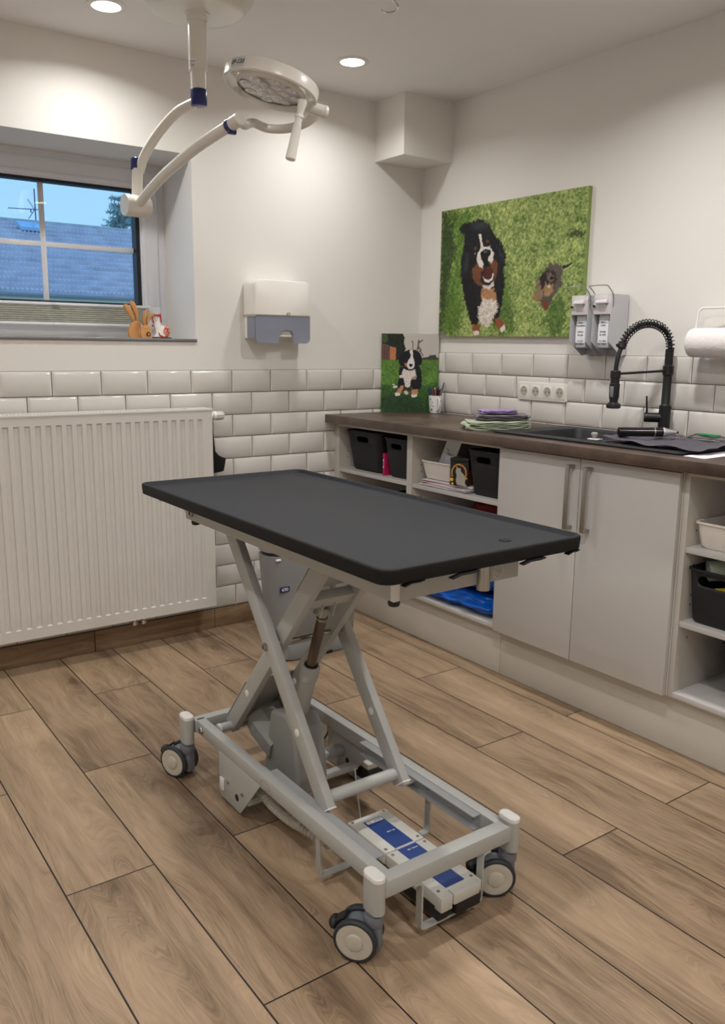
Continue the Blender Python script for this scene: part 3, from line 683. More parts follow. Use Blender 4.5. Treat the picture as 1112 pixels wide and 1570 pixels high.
# artwork of the two canvas prints: [colour, fur, outline in print coordinates]
ART = {'big':[[(58,78,42),0.03,[[0.0,0.991],[0.134,0.972],[0.115,0.806],[0.145,0.686],[0.084,0.523],[0.143,0.301],[0.05,0.068],[-0.0,0.009]]],[(92,122,52),0.05,[[0.066,0.982],[0.266,0.969],[0.236,0.891],[0.195,0.681],[0.171,0.433],[0.212,0.232],[0.137,0.009],[0.017,0.009],[0.06,0.237],[0.085,0.49],[0.128,0.688]]],[(112,112,104),0.01,[[-0.002,0.048],[0.055,0.031],[0.078,-0.003],[0.0,0.0]]],[(62,76,40),0.02,[[0.884,0.72],[0.993,0.714],[0.991,0.663],[0.911,0.68]]],[(92,118,56),0.03,[[0.483,0.54],[0.552,0.283],[0.575,0.033],[0.487,0.009],[0.424,0.065],[0.447,0.288]]],[(88,114,56),0.03,[[0.794,0.213],[0.871,0.299],[0.915,0.179],[0.894,0.032],[0.828,0.01],[0.785,0.093]]],[(22,23,27),0.012,[[0.144,0.845],[0.158,0.876],[0.201,0.886],[0.245,0.88],[0.277,0.892],[0.32,0.887],[0.362,0.86],[0.385,0.814],[0.399,0.78],[0.443,0.727],[0.476,0.667],[0.496,0.615],[0.5,0.538],[0.484,0.508],[0.497,0.412],[0.489,0.286],[0.47,0.16],[0.441,0.116],[0.407,0.129],[0.36,0.138],[0.329,0.123],[0.29,0.083],[0.262,0.099],[0.22,0.232],[0.187,0.366],[0.166,0.484],[0.168,0.6],[0.179,0.682],[0.186,0.748],[0.191,0.789],[0.161,0.798]]],[(52,54,62),0.02,[[0.221,0.868],[0.333,0.869],[0.358,0.817],[0.272,0.812]]],[(46,48,56),0.02,[[0.441,0.671],[0.473,0.628],[0.48,0.54],[0.459,0.574]]],[(46,48,56),0.02,[[0.196,0.664],[0.229,0.644],[0.218,0.496],[0.188,0.515]]],[(138,82,52),0.006,[[0.272,0.096],[0.33,0.089],[0.332,0.02],[0.288,0.009],[0.272,0.05]]],[(138,82,52),0.006,[[0.434,0.137],[0.483,0.136],[0.515,0.08],[0.509,0.039],[0.48,0.036],[0.447,0.081]]],[(222,214,204),0.004,[[0.278,0.04],[0.325,0.046],[0.326,0.017],[0.292,0.006]]],[(222,214,204),0.004,[[0.476,0.065],[0.508,0.087],[0.517,0.046],[0.486,0.033]]],[(176,128,90),0.012,[[0.328,0.371],[0.421,0.372],[0.444,0.288],[0.433,0.241],[0.356,0.227],[0.33,0.293]]],[(218,208,196),0.014,[[0.341,0.293],[0.444,0.272],[0.459,0.214],[0.428,0.145],[0.393,0.078],[0.356,0.075],[0.315,0.139],[0.306,0.229],[0.332,0.244]]],[(112,70,48),0.008,[[0.25,0.51],[0.289,0.565],[0.345,0.552],[0.406,0.582],[0.444,0.551],[0.443,0.48],[0.419,0.385],[0.367,0.364],[0.295,0.401],[0.261,0.447]]],[(40,30,30),0.008,[[0.323,0.489],[0.346,0.519],[0.408,0.514],[0.423,0.433],[0.398,0.379],[0.35,0.389],[0.317,0.432]]],[(84,36,36),0.003,[[0.349,0.519],[0.392,0.524],[0.409,0.485],[0.405,0.442],[0.372,0.43],[0.342,0.458]]],[(232,226,216),0.001,[[0.337,0.458],[0.352,0.441],[0.377,0.43],[0.402,0.441],[0.409,0.482],[0.417,0.472],[0.411,0.427],[0.381,0.41],[0.353,0.418]]],[(212,206,200),0.006,[[0.338,0.397],[0.382,0.384],[0.415,0.414],[0.422,0.377],[0.383,0.359],[0.345,0.37]]],[(226,220,212),0.004,[[0.292,0.775],[0.311,0.783],[0.322,0.732],[0.334,0.682],[0.384,0.677],[0.41,0.626],[0.409,0.575],[0.395,0.547],[0.369,0.582],[0.344,0.565],[0.333,0.524],[0.307,0.535],[0.286,0.589],[0.291,0.638],[0.316,0.676],[0.306,0.734]]],[(16,16,18),0.002,[[0.311,0.636],[0.325,0.654],[0.353,0.664],[0.385,0.655],[0.392,0.625],[0.374,0.604],[0.369,0.566],[0.392,0.532],[0.346,0.519],[0.338,0.56],[0.319,0.599]]],[(96,96,104),0.001,[[0.335,0.647],[0.36,0.654],[0.363,0.641],[0.342,0.633]]],[(108,62,42),0.003,[[0.262,0.68],[0.269,0.693],[0.284,0.688],[0.283,0.665],[0.269,0.663]]],[(108,62,42),0.003,[[0.351,0.724],[0.36,0.735],[0.373,0.727],[0.37,0.708],[0.358,0.707]]],[(150,150,156),0.001,[[0.265,0.641],[0.274,0.645],[0.278,0.633],[0.269,0.629]]],[(150,150,156),0.001,[[0.374,0.686],[0.383,0.69],[0.388,0.68],[0.379,0.674]]],[(24,24,26),0.003,[[0.865,0.489],[0.891,0.493],[0.922,0.507],[0.93,0.499],[0.911,0.483],[0.876,0.468]]],[(92,84,76),0.012,[[0.713,0.406],[0.749,0.423],[0.769,0.485],[0.792,0.513],[0.827,0.516],[0.86,0.496],[0.874,0.447],[0.874,0.373],[0.85,0.312],[0.819,0.272],[0.797,0.213],[0.776,0.183],[0.756,0.214],[0.735,0.257],[0.71,0.252],[0.696,0.277],[0.719,0.322]]],[(136,116,92),0.014,[[0.714,0.398],[0.75,0.399],[0.761,0.305],[0.746,0.26],[0.71,0.255],[0.698,0.283]]],[(52,44,42),0.01,[[0.748,0.441],[0.772,0.473],[0.818,0.463],[0.83,0.428],[0.826,0.376],[0.806,0.355],[0.769,0.38],[0.751,0.366],[0.741,0.404]]],[(164,130,94),0.008,[[0.764,0.386],[0.784,0.364],[0.819,0.368],[0.818,0.317],[0.792,0.279],[0.767,0.295]]],[(44,38,38),0.008,[[0.742,0.448],[0.764,0.455],[0.764,0.365],[0.749,0.335],[0.734,0.37],[0.735,0.418]]],[(60,50,46),0.008,[[0.813,0.458],[0.835,0.441],[0.839,0.39],[0.827,0.361],[0.812,0.392]]],[(120,104,90),0.006,[[0.775,0.443],[0.797,0.453],[0.816,0.434],[0.82,0.394],[0.805,0.383],[0.785,0.394]]],[(150,116,84),0.008,[[0.708,0.307],[0.734,0.294],[0.727,0.248],[0.702,0.256],[0.695,0.28]]],[(20,18,20),0.001,[[0.78,0.436],[0.786,0.439],[0.788,0.43],[0.781,0.429]]],[(20,18,20),0.001,[[0.808,0.437],[0.815,0.437],[0.815,0.428],[0.808,0.428]]],[(26,22,24),0.002,[[0.795,0.42],[0.811,0.425],[0.82,0.409],[0.81,0.395],[0.796,0.402]]],[(214,206,196),0.002,[[0.784,0.358],[0.803,0.359],[0.801,0.345],[0.787,0.345]]],[(120,66,44),0.008,[[0.755,0.252],[0.796,0.25],[0.792,0.204],[0.776,0.18],[0.759,0.214]]]],'small':[[(196,190,182),0.0,[[-0.014,1.008],[1.007,1.005],[1.007,0.69],[-0.014,0.691]]],[(34,42,34),0.012,[[-0.007,1.005],[0.362,1.002],[0.404,0.946],[0.39,0.895],[0.424,0.803],[0.379,0.752],[0.337,0.731],[0.337,0.668],[0.239,0.665],[0.239,0.823],[0.0,0.873]]],[(66,84,52),0.02,[[0.0,0.988],[0.099,0.987],[0.127,0.916],[0.056,0.885],[0.0,0.895]]],[(104,74,72),0.003,[[-0.006,0.873],[0.256,0.821],[0.25,0.668],[-0.006,0.662]]],[(70,48,48),0.002,[[0.045,0.863],[0.053,0.861],[0.053,0.665],[0.045,0.665]]],[(70,48,48),0.002,[[0.091,0.854],[0.099,0.852],[0.098,0.665],[0.091,0.665]]],[(222,140,92),0.001,[[0.146,0.834],[0.25,0.817],[0.25,0.807],[0.146,0.822]]],[(222,140,92),0.001,[[0.146,0.815],[0.25,0.8],[0.25,0.79],[0.146,0.804]]],[(222,140,92),0.001,[[0.146,0.797],[0.25,0.783],[0.25,0.773],[0.146,0.786]]],[(222,140,92),0.001,[[0.146,0.778],[0.25,0.767],[0.25,0.756],[0.146,0.767]]],[(222,140,92),0.001,[[0.146,0.76],[0.25,0.75],[0.25,0.739],[0.146,0.749]]],[(222,140,92),0.001,[[0.146,0.742],[0.25,0.733],[0.25,0.723],[0.146,0.73]]],[(222,140,92),0.001,[[0.146,0.723],[0.25,0.716],[0.25,0.706],[0.146,0.712]]],[(222,140,92),0.001,[[0.146,0.705],[0.25,0.699],[0.25,0.689],[0.146,0.694]]],[(222,140,92),0.001,[[0.146,0.686],[0.25,0.682],[0.25,0.672],[0.146,0.675]]],[(70,66,60),0.008,[[0.714,0.702],[0.798,0.705],[0.854,0.731],[0.951,0.739],[0.965,0.705],[1.001,0.7],[1.001,0.671],[0.714,0.672]]],[(110,96,88),0.002,[[0.514,0.913],[0.539,0.915],[0.55,0.894],[0.555,0.8],[0.541,0.8],[0.533,0.884]]],[(110,96,88),0.002,[[0.61,0.797],[0.628,0.853],[0.631,0.92],[0.652,0.93],[0.664,0.909],[0.72,0.932],[0.726,0.92],[0.67,0.889],[0.652,0.874],[0.659,0.833],[0.692,0.812],[0.692,0.8],[0.648,0.812],[0.631,0.787]]],[(96,84,78),0.002,[[0.645,0.792],[0.694,0.807],[0.698,0.8],[0.687,0.782],[0.742,0.721],[0.723,0.719],[0.675,0.772]]],[(88,126,54),0.01,[[-0.014,0.666],[1.006,0.673],[1.006,-0.006],[-0.014,-0.01]]],[(58,92,42),0.05,[[-0.014,0.343],[0.295,0.363],[0.63,0.323],[1.006,0.385],[1.006,-0.006],[-0.014,-0.01]]],[(40,66,38),0.04,[[0.014,0.179],[0.323,0.241],[0.714,0.201],[0.797,-0.002],[0.014,-0.005]]],[(22,23,28),0.01,[[0.309,0.568],[0.351,0.583],[0.659,0.588],[0.689,0.558],[0.711,0.476],[0.711,0.344],[0.7,0.308],[0.63,0.288],[0.575,0.272],[0.54,0.323],[0.435,0.308],[0.386,0.272],[0.298,0.287],[0.292,0.374],[0.309,0.466]]],[(22,23,28),0.008,[[0.302,0.69],[0.337,0.736],[0.393,0.772],[0.463,0.796],[0.519,0.802],[0.596,0.798],[0.659,0.77],[0.701,0.721],[0.712,0.67],[0.7,0.624],[0.659,0.593],[0.589,0.568],[0.519,0.535],[0.463,0.537],[0.393,0.583],[0.337,0.588],[0.306,0.629]]],[(216,208,202),0.012,[[0.386,0.558],[0.463,0.537],[0.561,0.542],[0.596,0.552],[0.6,0.507],[0.622,0.466],[0.605,0.425],[0.533,0.427],[0.513,0.379],[0.512,0.331],[0.463,0.315],[0.424,0.333],[0.404,0.394],[0.393,0.433],[0.32,0.445],[0.315,0.471],[0.358,0.478],[0.372,0.527]]],[(190,140,116),0.01,[[0.533,0.435],[0.591,0.466],[0.619,0.462],[0.605,0.423],[0.547,0.419]]],[(60,42,38),0.01,[[0.435,0.311],[0.519,0.323],[0.535,0.272],[0.463,0.272]]],[(176,104,76),0.004,[[0.404,0.629],[0.438,0.635],[0.446,0.593],[0.421,0.58],[0.407,0.598]]],[(228,222,218),0.003,[[0.488,0.788],[0.508,0.798],[0.541,0.792],[0.55,0.751],[0.547,0.711],[0.564,0.68],[0.58,0.629],[0.578,0.583],[0.547,0.555],[0.477,0.555],[0.449,0.583],[0.449,0.624],[0.471,0.665],[0.505,0.7],[0.513,0.731],[0.494,0.762]]],[(18,16,18),0.001,[[0.483,0.617],[0.508,0.622],[0.544,0.617],[0.547,0.598],[0.522,0.576],[0.498,0.583],[0.485,0.6]]],[(50,44,44),0.001,[[0.456,0.552],[0.519,0.545],[0.561,0.558],[0.561,0.547],[0.519,0.533],[0.463,0.539]]],[(198,138,106),0.006,[[0.278,0.272],[0.33,0.323],[0.351,0.343],[0.396,0.338],[0.393,0.302],[0.362,0.277],[0.345,0.236],[0.272,0.239]]],[(198,138,106),0.006,[[0.538,0.287],[0.644,0.298],[0.65,0.234],[0.575,0.221],[0.535,0.226]]],[(228,222,214),0.004,[[0.239,0.245],[0.274,0.253],[0.34,0.237],[0.334,0.212],[0.256,0.206]]],[(228,222,214),0.004,[[0.527,0.225],[0.575,0.225],[0.639,0.232],[0.63,0.199],[0.547,0.189]]],[(214,190,180),0.004,[[0.404,0.266],[0.435,0.28],[0.474,0.26],[0.477,0.233],[0.442,0.225],[0.412,0.241]]],[(222,218,210),0.004,[[0.202,0.322],[0.225,0.338],[0.278,0.341],[0.289,0.316],[0.225,0.304]]],[(222,218,210),0.004,[[0.197,0.359],[0.242,0.359],[0.244,0.345],[0.205,0.343]]]]}

# ================================================================== KITCHEN UNITS ALONG THE RIGHT WALL
CT, CB, CX = .992, .953, -.600      # counter top, underside, front
# dark worktop material
M_top = bpy.data.materials.new('dark_rust_worktop'); M_top.use_nodes = True
n = M_top.node_tree.nodes; L = M_top.node_tree.links; bs = n['Principled BSDF']
geo = n.new('ShaderNodeNewGeometry')
z1 = n.new('ShaderNodeTexNoise'); z1.inputs['Scale'].default_value = 7; z1.inputs['Detail'].default_value = 6; z1.inputs['Roughness'].default_value = .65; L.new(geo.outputs['Position'], z1.inputs['Vector'])
rmp = n.new('ShaderNodeValToRGB'); L.new(z1.outputs['Fac'], rmp.inputs[0])
rmp.color_ramp.elements[0].position = .3; rmp.color_ramp.elements[0].color = lin((58, 46, 40))+(1,)
rmp.color_ramp.elements[1].position = .72; rmp.color_ramp.elements[1].color = lin((104, 84, 72))+(1,)
L.new(rmp.outputs[0], bs.inputs['Base Color']); bs.inputs['Roughness'].default_value = .36; bs.inputs['Specular IOR Level'].default_value = .6
z2 = n.new('ShaderNodeTexNoise'); z2.inputs['Scale'].default_value = 220; L.new(geo.outputs['Position'], z2.inputs['Vector'])
bp = n.new('ShaderNodeBump'); bp.inputs['Strength'].default_value = .12; bp.inputs['Distance'].default_value = .001; L.new(z2.outputs['Fac'], bp.inputs['Height']); L.new(bp.outputs[0], bs.inputs['Normal'])

SY0, SY1, SX0, SX1 = -1.950, -1.105, -.515, -.075   # sink outer
BY0, BY1, BXA, BXB = -1.535, -1.205, -.462, -.125   # bowl
b = MB().use(M_top).box(CX, -.0085, -3.3, -.0085, CB, CT, bev=.0035)
wo_ = b.build('worktop')
ct_ = MB().box(BXA-.004, BXB+.004, BY0-.004, BY1+.004, CB-.05, CT+.05).build('cutter')
md = wo_.modifiers.new('cut', 'BOOLEAN'); md.object = ct_; md.operation = 'DIFFERENCE'; md.solver = 'EXACT'
dg = bpy.context.evaluated_depsgraph_get(); me2 = bpy.data.meshes.new_from_object(wo_.evaluated_get(dg)); wo_.modifiers.clear(); wo_.data = me2; bpy.data.objects.remove(ct_, do_unlink=True)
wt = tag(wo_, 'long dark brown laminate worktop running along the tiled right wall', 'worktop')

FX, BX = -.541, -.02
def open_unit(name, label, y0, y1, shelves, left_extra=0.0):
    """y0 > y1 (towards the viewer); shelves = list of top heights"""
    o = thing(name, label, 'shelf unit', (-.28, (y0+y1)/2, .20), group=None)
    T = .0185
    MB().use(M_carc).box(FX, BX, y0-T-left_extra, y0, .2, CB-.001, bev=.0008).build('side_panel', None, o)
    MB().use(M_carc).box(FX, BX, y1, y1+T, .2, CB-.001, bev=.0008).build('side_panel', None, o)
    MB().use(M_carc).box(FX, BX, y1+T, y0-T-left_extra, CB-.0175, CB-.001, bev=.0008).build('top_panel', None, o)
    MB().use(M_white).box(FX, BX, y1+T, y0-T-left_extra, .2, .2185, bev=.0008).build('bottom_panel', None, o)
    MB().use(M_white).box(BX-.004, BX, y1+T, y0-T-left_extra, .2185, CB-.0175).build('back_panel', None, o)
    for s in shelves:
        MB().use(M_white).box(FX+.004, BX-.004, y1+T+.0005, y0-T-left_extra-.0005, s-.0185, s, bev=.001).build('shelf', None, o)
    xx = FX+.055
    for s in shelves:
        for dz in (-.064, .048, .080):
            MB().use(M_ink).cyl((xx, y0-T-left_extra-.0006, s+dz), (xx, y0-T-left_extra+.001, s+dz), .0028, n=10).build('pin_hole', None, o)
    return o
open_unit('open_shelf_unit', 'white open shelf unit in the corner, holding two black baskets and the pink file', -.009, -.612, [.7255], .022)
open_unit('open_shelf_unit', 'white open shelf unit left of the two white doors, holding the blue bag below', -.6125, -1.192, [.7245])
open_unit('open_shelf_unit', 'white open shelf unit at the right edge of the picture, right of the two doors', -1.9925, -2.62, [.7085, .4620])
# cupboard with two doors
cu = thing('base_cupboard', 'white cupboard with two plain doors and long bar handles under the sink', 'cupboard', (-.28, -1.5915, .20))
b = MB().use(M_carc)
b.box(FX, BX, -1.1935-.016, -1.1935, .2, CB-.001); b.box(FX, BX, -1.9915, -1.9915+.016, .2, CB-.001); b.box(FX, BX, -1.975, -1.21, .2, .216); b.box(FX+.001, FX+.02, -1.975, -1.21, CB-.06, CB-.001); b.box(BX-.004, BX, -1.975, -1.21, .2, CB-.02)
b.build('carcass', None, cu)
for (ya, yb, hy, nm) in ((-1.1955, -1.5895, -1.5600, 0), (-1.5925, -1.9860, -1.6385, 1)):
    dr = MB().use(M_white).box(-.5605, -.5425, yb, ya, .2015, .9440, bev=.0012).build('door', None, cu)
    b = MB().use(M_steel)
    b.box(-.5940, -.5880, hy-.009, hy+.009, .690, .921, bev=.0012)
    for zz in (.690, .909): b.box(-.590, -.5600, hy-.009, hy+.009, zz, zz+.012, bev=.0012)
    b.build('handle', None, dr)
M_pl = mat('plinth_white', (206, 201, 192), .35, var=.02, scale=3)
MB_ = MB().use(M_pl).box(-.5065, -.490, -1.1885, -.009, .0015, .199, bev=.0008); tag(MB_.build('plinth_board'), 'white plinth board under the two left open shelf units, ending at the corner', 'plinth')
MB_ = MB().use(M_pl).box(-.5065, -.490, -3.2, -1.1905, .0015, .199, bev=.0008); tag(MB_.build('plinth_board'), 'white plinth board under the two-door cupboard and the right-hand shelf unit', 'plinth')

# ------------------------------------------------------------------ sink
sk = thing('kitchen_sink', 'black composite sink with drainboard set into the dark worktop', 'sink', (-.3, -1.53, CT))
b = MB().use(M_granite); zt = CT+.0085
b.box(SX0, BXA, SY0, SY1, CT+.0004, zt, bev=.004); b.box(BXB, SX1, SY0, SY1, CT+.0004, zt, bev=.004)
b.box(BXA-.01, BXB+.01, BY1, SY1, CT+.0004, zt, bev=.004); b.box(BXA-.01, BXB+.01, SY0+.004, BY0, CT+.0004, zt-.0035, bev=.003)
for i in range(9): b.box(BXA+.03, BXB-.02, -1.60-.034*i, -1.588-.034*i, zt-.0045, zt-.0018, bev=.001)
b.box(SX0, BXB+.02, SY0, SY0+.018, CT+.0004, zt, bev=.003)
b.build('rim_and_drainboard', None, sk)
b = MB().use(M_granite); rs = []
def rrect(x0, x1, y0, y1, z, r):
    out = []
    for cx, cy, a in ((x1-r, y0+r, -90), (x1-r, y1-r, 0), (x0+r, y1-r, 90), (x0+r, y0+r, 180)):
        for i in range(7): t = math.radians(a+15*i); out.append(b.bm.verts.new((cx+r*math.cos(t), cy+r*math.sin(t), z)))
    return out
for ins, z, r in ((-.006, zt-.002, .036), (0, zt-.001, .03), (.004, zt-.008, .03), (.012, CT-.13, .035), (.04, CT-.165, .04)):
    rs.append(rrect(BXA+ins, BXB-ins, BY0+ins, BY1-ins, z, r))
rs.append(rrect(BXA+.15, BXB-.15, BY0+.15, BY1-.15, CT-.170, .015))
b.skin(rs, caps=False); f = b.bm.faces.new(rs[-1]); f.material_index = 0
b.build('bowl', None, sk, recalc=True)
MB().use(M_chrome).lathe(((BXA+BXB)/2, (BY0+BY1)/2, CT-.1695), (0, 0, 1), [(.04, 0), (.04, .003), (.03, .004), (.012, .006)], n=24).build('drain', None, sk)

# ------------------------------------------------------------------ tap
fx, fy = -.058, -1.566
tp = thing('kitchen_tap', 'tall matt black spring-neck kitchen tap behind the sink', 'tap', (fx, fy, CT+.0085))
z0 = CT+.0085
b = MB().use(M_tap).lathe((fx, fy, z0), (0, 0, 1), [(.026, 0), (.026, .006), (.0225, .008), (.0225, .112), (.0175, .116), (.0165, .118), (.0165, .238)], n=28); b.build('column', None, tp)
b = MB().use(M_tap).lathe((fx, fy, z0+.226), (0, 0, 1), [(.0165, 0), (.0205, .003), (.0205, .036), (.0165, .039), (.0155, .04), (.0155, .098), (.013, .100)], n=28); b.build('collar', None, tp)
ld = Vector((-.83, .28, 0)).normalized(); 
lp = Vector((fx, fy, z0+.066)); ld = Vector((-.62, .78, 0)).normalized()
b = MB().use(M_tap).cyl(lp, lp+ld*.075, .0185, n=24, bev=.002); b.cyl(lp+ld*.064, lp+ld*.070+Vector((0, 0, .078)), .0042, .0032, n=12)
b.sphere(lp+ld*.070+Vector((0, 0, .078)), .0042, 10); b.build('lever', None, tp)
# arch
dirx = Vector((-.955, .297, 0)).normalized(); R_ = .113; zc = z0+.310
top = Vector((fx, fy, z0+.324))
def arch(t):
    # t 0..1 along path: up from column, over, and down to the spray head
    pts = [(0, .324), (0, .345), (.010, .372), (.034, .398), (.070, .414), (.108, .418), (.145, .410), (.178, .390), (.202, .362), (.214, .335)]
    P = [Vector((fx, fy, z0))+dirx*a+Vector((0, 0, c)) for a, c in pts]
    return P
P = arch(0); hose = [Vector((fx, fy, z0))+dirx*a+Vector((0, 0, c)) for a, c in ((.214, .335), (.226, .300), (.232, .262), (.233, .232))]
b = MB().use(M_tap).tube(P, .0085, n=14, smooth=4); b.build('neck', None, tp)
# spring round the neck
S = catmull(P, 24); b = MB().use(M_tap); hp = []
turns = 24; acc = [0]
for i in range(1, len(S)): acc.append(acc[-1]+(S[i]-S[i-1]).length)
tot = acc[-1]; N = turns*14; j = 0; side = dirx.cross(Vector((0, 0, 1))).normalized()
for i in range(N+1):
    s = tot*i/N
    while j < len(S)-2 and acc[j+1] < s: j += 1
    t = (s-acc[j])/max(1e-9, acc[j+1]-acc[j]); c = S[j].lerp(S[j+1], t); dd = (S[j+1]-S[j]).normalized(); nrm = side.cross(dd).normalized()
    a = 2*PI*turns*i/N; rr_ = .0150
    hp.append(c+side*(math.cos(a)*rr_)+nrm*(math.sin(a)*rr_))
b.tube(hp, .0022, n=6, smooth=0); b.build('spring', None, tp)
b = MB().use(M_tap).tube(hose, .0085, n=14, smooth=4); b.build('hose', None, tp)
e = P[-1]; dd = (hose[1]-hose[0]).normalized()
b = MB().use(M_tap).cyl(e-dd*.014, e+dd*.010, .0155, n=20, bev=.002); b.cyl(e-dd*.002+side*.004, e-dd*.002+dirx*.022, .006, n=12); b.build('neck_clamp', None, tp)
h = hose[-1]
b = MB().use(M_tap).lathe((h.x, h.y, h.z), (0, 0, -1), [(.0135, 0), (.0155, .002), (.0165, .03), (.0165, .034), (.019, .036), (.0185, .085), (.0150, .100), (.0155, .104), (.0255, .112), (.0265, .117), (.0265, .124), (.021, .127)], n=28)
b.build('spray_head', None, tp)
MB().use(M_chrome).lathe((h.x, h.y, h.z+.0), (0, 0, 1), [(.0115, -.001), (.0115, .006), (.009, .008)], n=20).build('hose_nut', None, tp)
hb = h + (-dirx)*(-.0) ; bq = h+Vector((0, 0, -.062))-CR*.0165
MB().use(mat('grey_button', (120, 122, 126), .4)).box(h.x-.021, h.x-.0165, h.y-.010, h.y+.004, h.z-.085, h.z-.045, bev=.0015).build('spray_button', None, tp)
bz_ = z0+.2445
b = MB().use(M_tap).cyl((fx, fy, bz_), (h.x, h.y, bz_-.012), .0048, n=12); b.cyl((h.x, h.y, bz_-.028), (h.x, h.y, bz_-.0), .019, n=24, bev=.002)
b.build('spout_bracket', None, tp)

# ------------------------------------------------------------------ sockets
so = thing('wall_socket_strip', 'white strip of four round sockets set in the tiles left of the tap', 'socket', (-.01, -.895, 1.09))
M_sock = mat('socket_white', (236, 231, 222), .3, var=.01)
y0, y1, za, zb = -1.041, -.750, 1.092, 1.173
pl = []
for cy, cz, a in ((y1-.01, za+.01, -90), (y1-.01, zb-.01, 0), (y0+.01, zb-.01, 90), (y0+.01, za+.01, 180)):
    for i in range(5): t = math.radians(a+22.5*i); pl.append((cy+.01*math.cos(t), cz+.01*math.sin(t)))
MB().use(M_sock).prism(pl, 0, -.0175, -.004, bev=.0022).build('frame_plate', None, so)
for k in range(4):
    cy = y1-.0405-.0708*k; cz = (za+zb)/2
    b = MB().use(M_sock); b.box(-.0192, -.0165, cy-.027, cy+.027, cz-.029, cz+.029, bev=.0015)
    s_ = b.build('socket_insert', None, so)
    b = MB().use(mat('socket_recess', (206, 202, 194), .4)).lathe((-.0192, cy, cz), (-1, 0, 0), [(.0225, 0), (.0225, .0012), (.0200, .0012), (.0195, -.002), (.0195, -.012)], n=32, caps=False); b.build('socket_ring', None, s_)
    b = MB().use(mat('socket_shade', (178, 172, 162), .5)).lathe((-.0192, cy, cz), (-1, 0, 0), [(.0198, .0003), (.001, .0003)], n=32, caps=False)
    b.use(M_ink)
    for dy in (-.0095, .0095): b.cyl((-.0200, cy+dy, cz), (-.0190, cy+dy, cz), .0030, n=10)
    b.use(M_chrome).box(-.0205, -.019, cy-.0025, cy+.0025, cz+.014, cz+.0195); b.box(-.0205, -.019, cy-.0025, cy+.0025, cz-.0195, cz-.014)
    b.build('socket_contacts', None, s_)

# ------------------------------------------------------------------ soap dispensers
M_al = mat('dispenser_grey', (196, 197, 200), .38, var=.02)
M_pump = mat('pump_head_pale', (216, 210, 212), .45, var=.02)
M_bottle = mat('bottle_translucent', (196, 200, 206), .25, var=.03)
def soap(yc, label, lines):
    o = thing('soap_dispenser', label, 'dispenser', (-.05, yc, 1.30), 'lever soap dispensers beside the large picture')
    w2 = .0425; X0 = -.118; zb, zt_ = 1.300, 1.537
    b = MB().use(M_al)
    for s in (-1, 1):
        yy = yc+s*w2
        b.prism([(-.0105, zb+.002), (-.040, zb-.004), (X0-.004, zb+.052), (X0, zt_), (-.0105, zt_)], 1, yy-.0009, yy+.0009)
    b.box(-.0125, -.0085, yc-w2, yc+w2, zb, zt_)
    b.box(X0, -.0085, yc-w2, yc+w2, zt_-.002, zt_)
    b.build('housing', None, o)
    b = MB().use(M_pump); b.box(X0-.002, -.03, yc-w2+.0015, yc+w2-.0015, zt_-.078, zt_-.002, bev=.002)
    b.prism([(X0-.002, zt_-.012), (X0-.020, zt_-.030), (X0-.020, zt_-.036), (X0-.002, zt_-.036)], 1, yc-.030, yc+.024, bev=.001)
    b.prism([(X0-.002, zt_-.036), (X0-.014, zt_-.036), (X0-.002, zt_-.068)], 1, yc-.020, yc+.014, bev=.001)
    b.build('pump_head', None, o)
    b = MB().use(M_bottle); b.box(X0+.014, X0+.066, yc-.026, yc+.026, zb+.028, zt_-.078, bev=.006); b.build('bottle', None, o)
    b = MB().use(M_paper); b.box(X0+.0125, X0+.0140, yc-.0245, yc+.0245, zb+.048, zb+.122); lab = b.build('paper_label', None, o)
    text_mesh(lines, .0092, (X0+.0118, yc, zb+.086), (0, -1, 0), (0, 0, 1), M_ink, 'handwriting', lab, extrude=.0003, shear=.15, spacing=1.35)
    b = MB().use(M_steel); r = .0021
    hy = w2+.002
    b.tube([(X0+.010, yc+hy, zt_-.050), (X0+.008, yc+hy, zt_-.006), (X0-.020, yc+hy, zt_+.022), (X0-.034, yc+hy, zt_+.030), (X0-.040, yc+hy-.010, zt_+.031), (X0-.040, yc, zt_+.032), (X0-.040, yc-hy+.010, zt_+.031), (X0-.034, yc-hy, zt_+.030), (X0-.020, yc-hy, zt_+.022), (X0+.008, yc-hy, zt_-.006), (X0+.010, yc-hy, zt_-.050)], r, n=8, smooth=4)
    b.build('lever', None, o)
    b = MB().use(M_ink); b.cyl((X0-.004, yc+w2-.006, zt_-.044), (X0-.010, yc+w2-.006, zt_-.048), .004, n=10); b.build('pivot', None, o)
    b = MB().use(M_steel).sphere((-.016, yc-.012, zb+.018), .005, 10); b.build('screw', None, o)
soap(-1.172, 'left grey lever soap dispenser, partly in front of the big dog picture', 'Hände  -\nDesinfektion\n\nAdilosin\nSan. gel\n\n12.12.23\nbis 9/2026')
soap(-1.286, 'right grey lever soap dispenser with handwritten label, between its twin and the black tap', 'Hand -\nLotion\n\nDecubal\nfür 2023\n\n19.1.2024\nbis 1/2026')

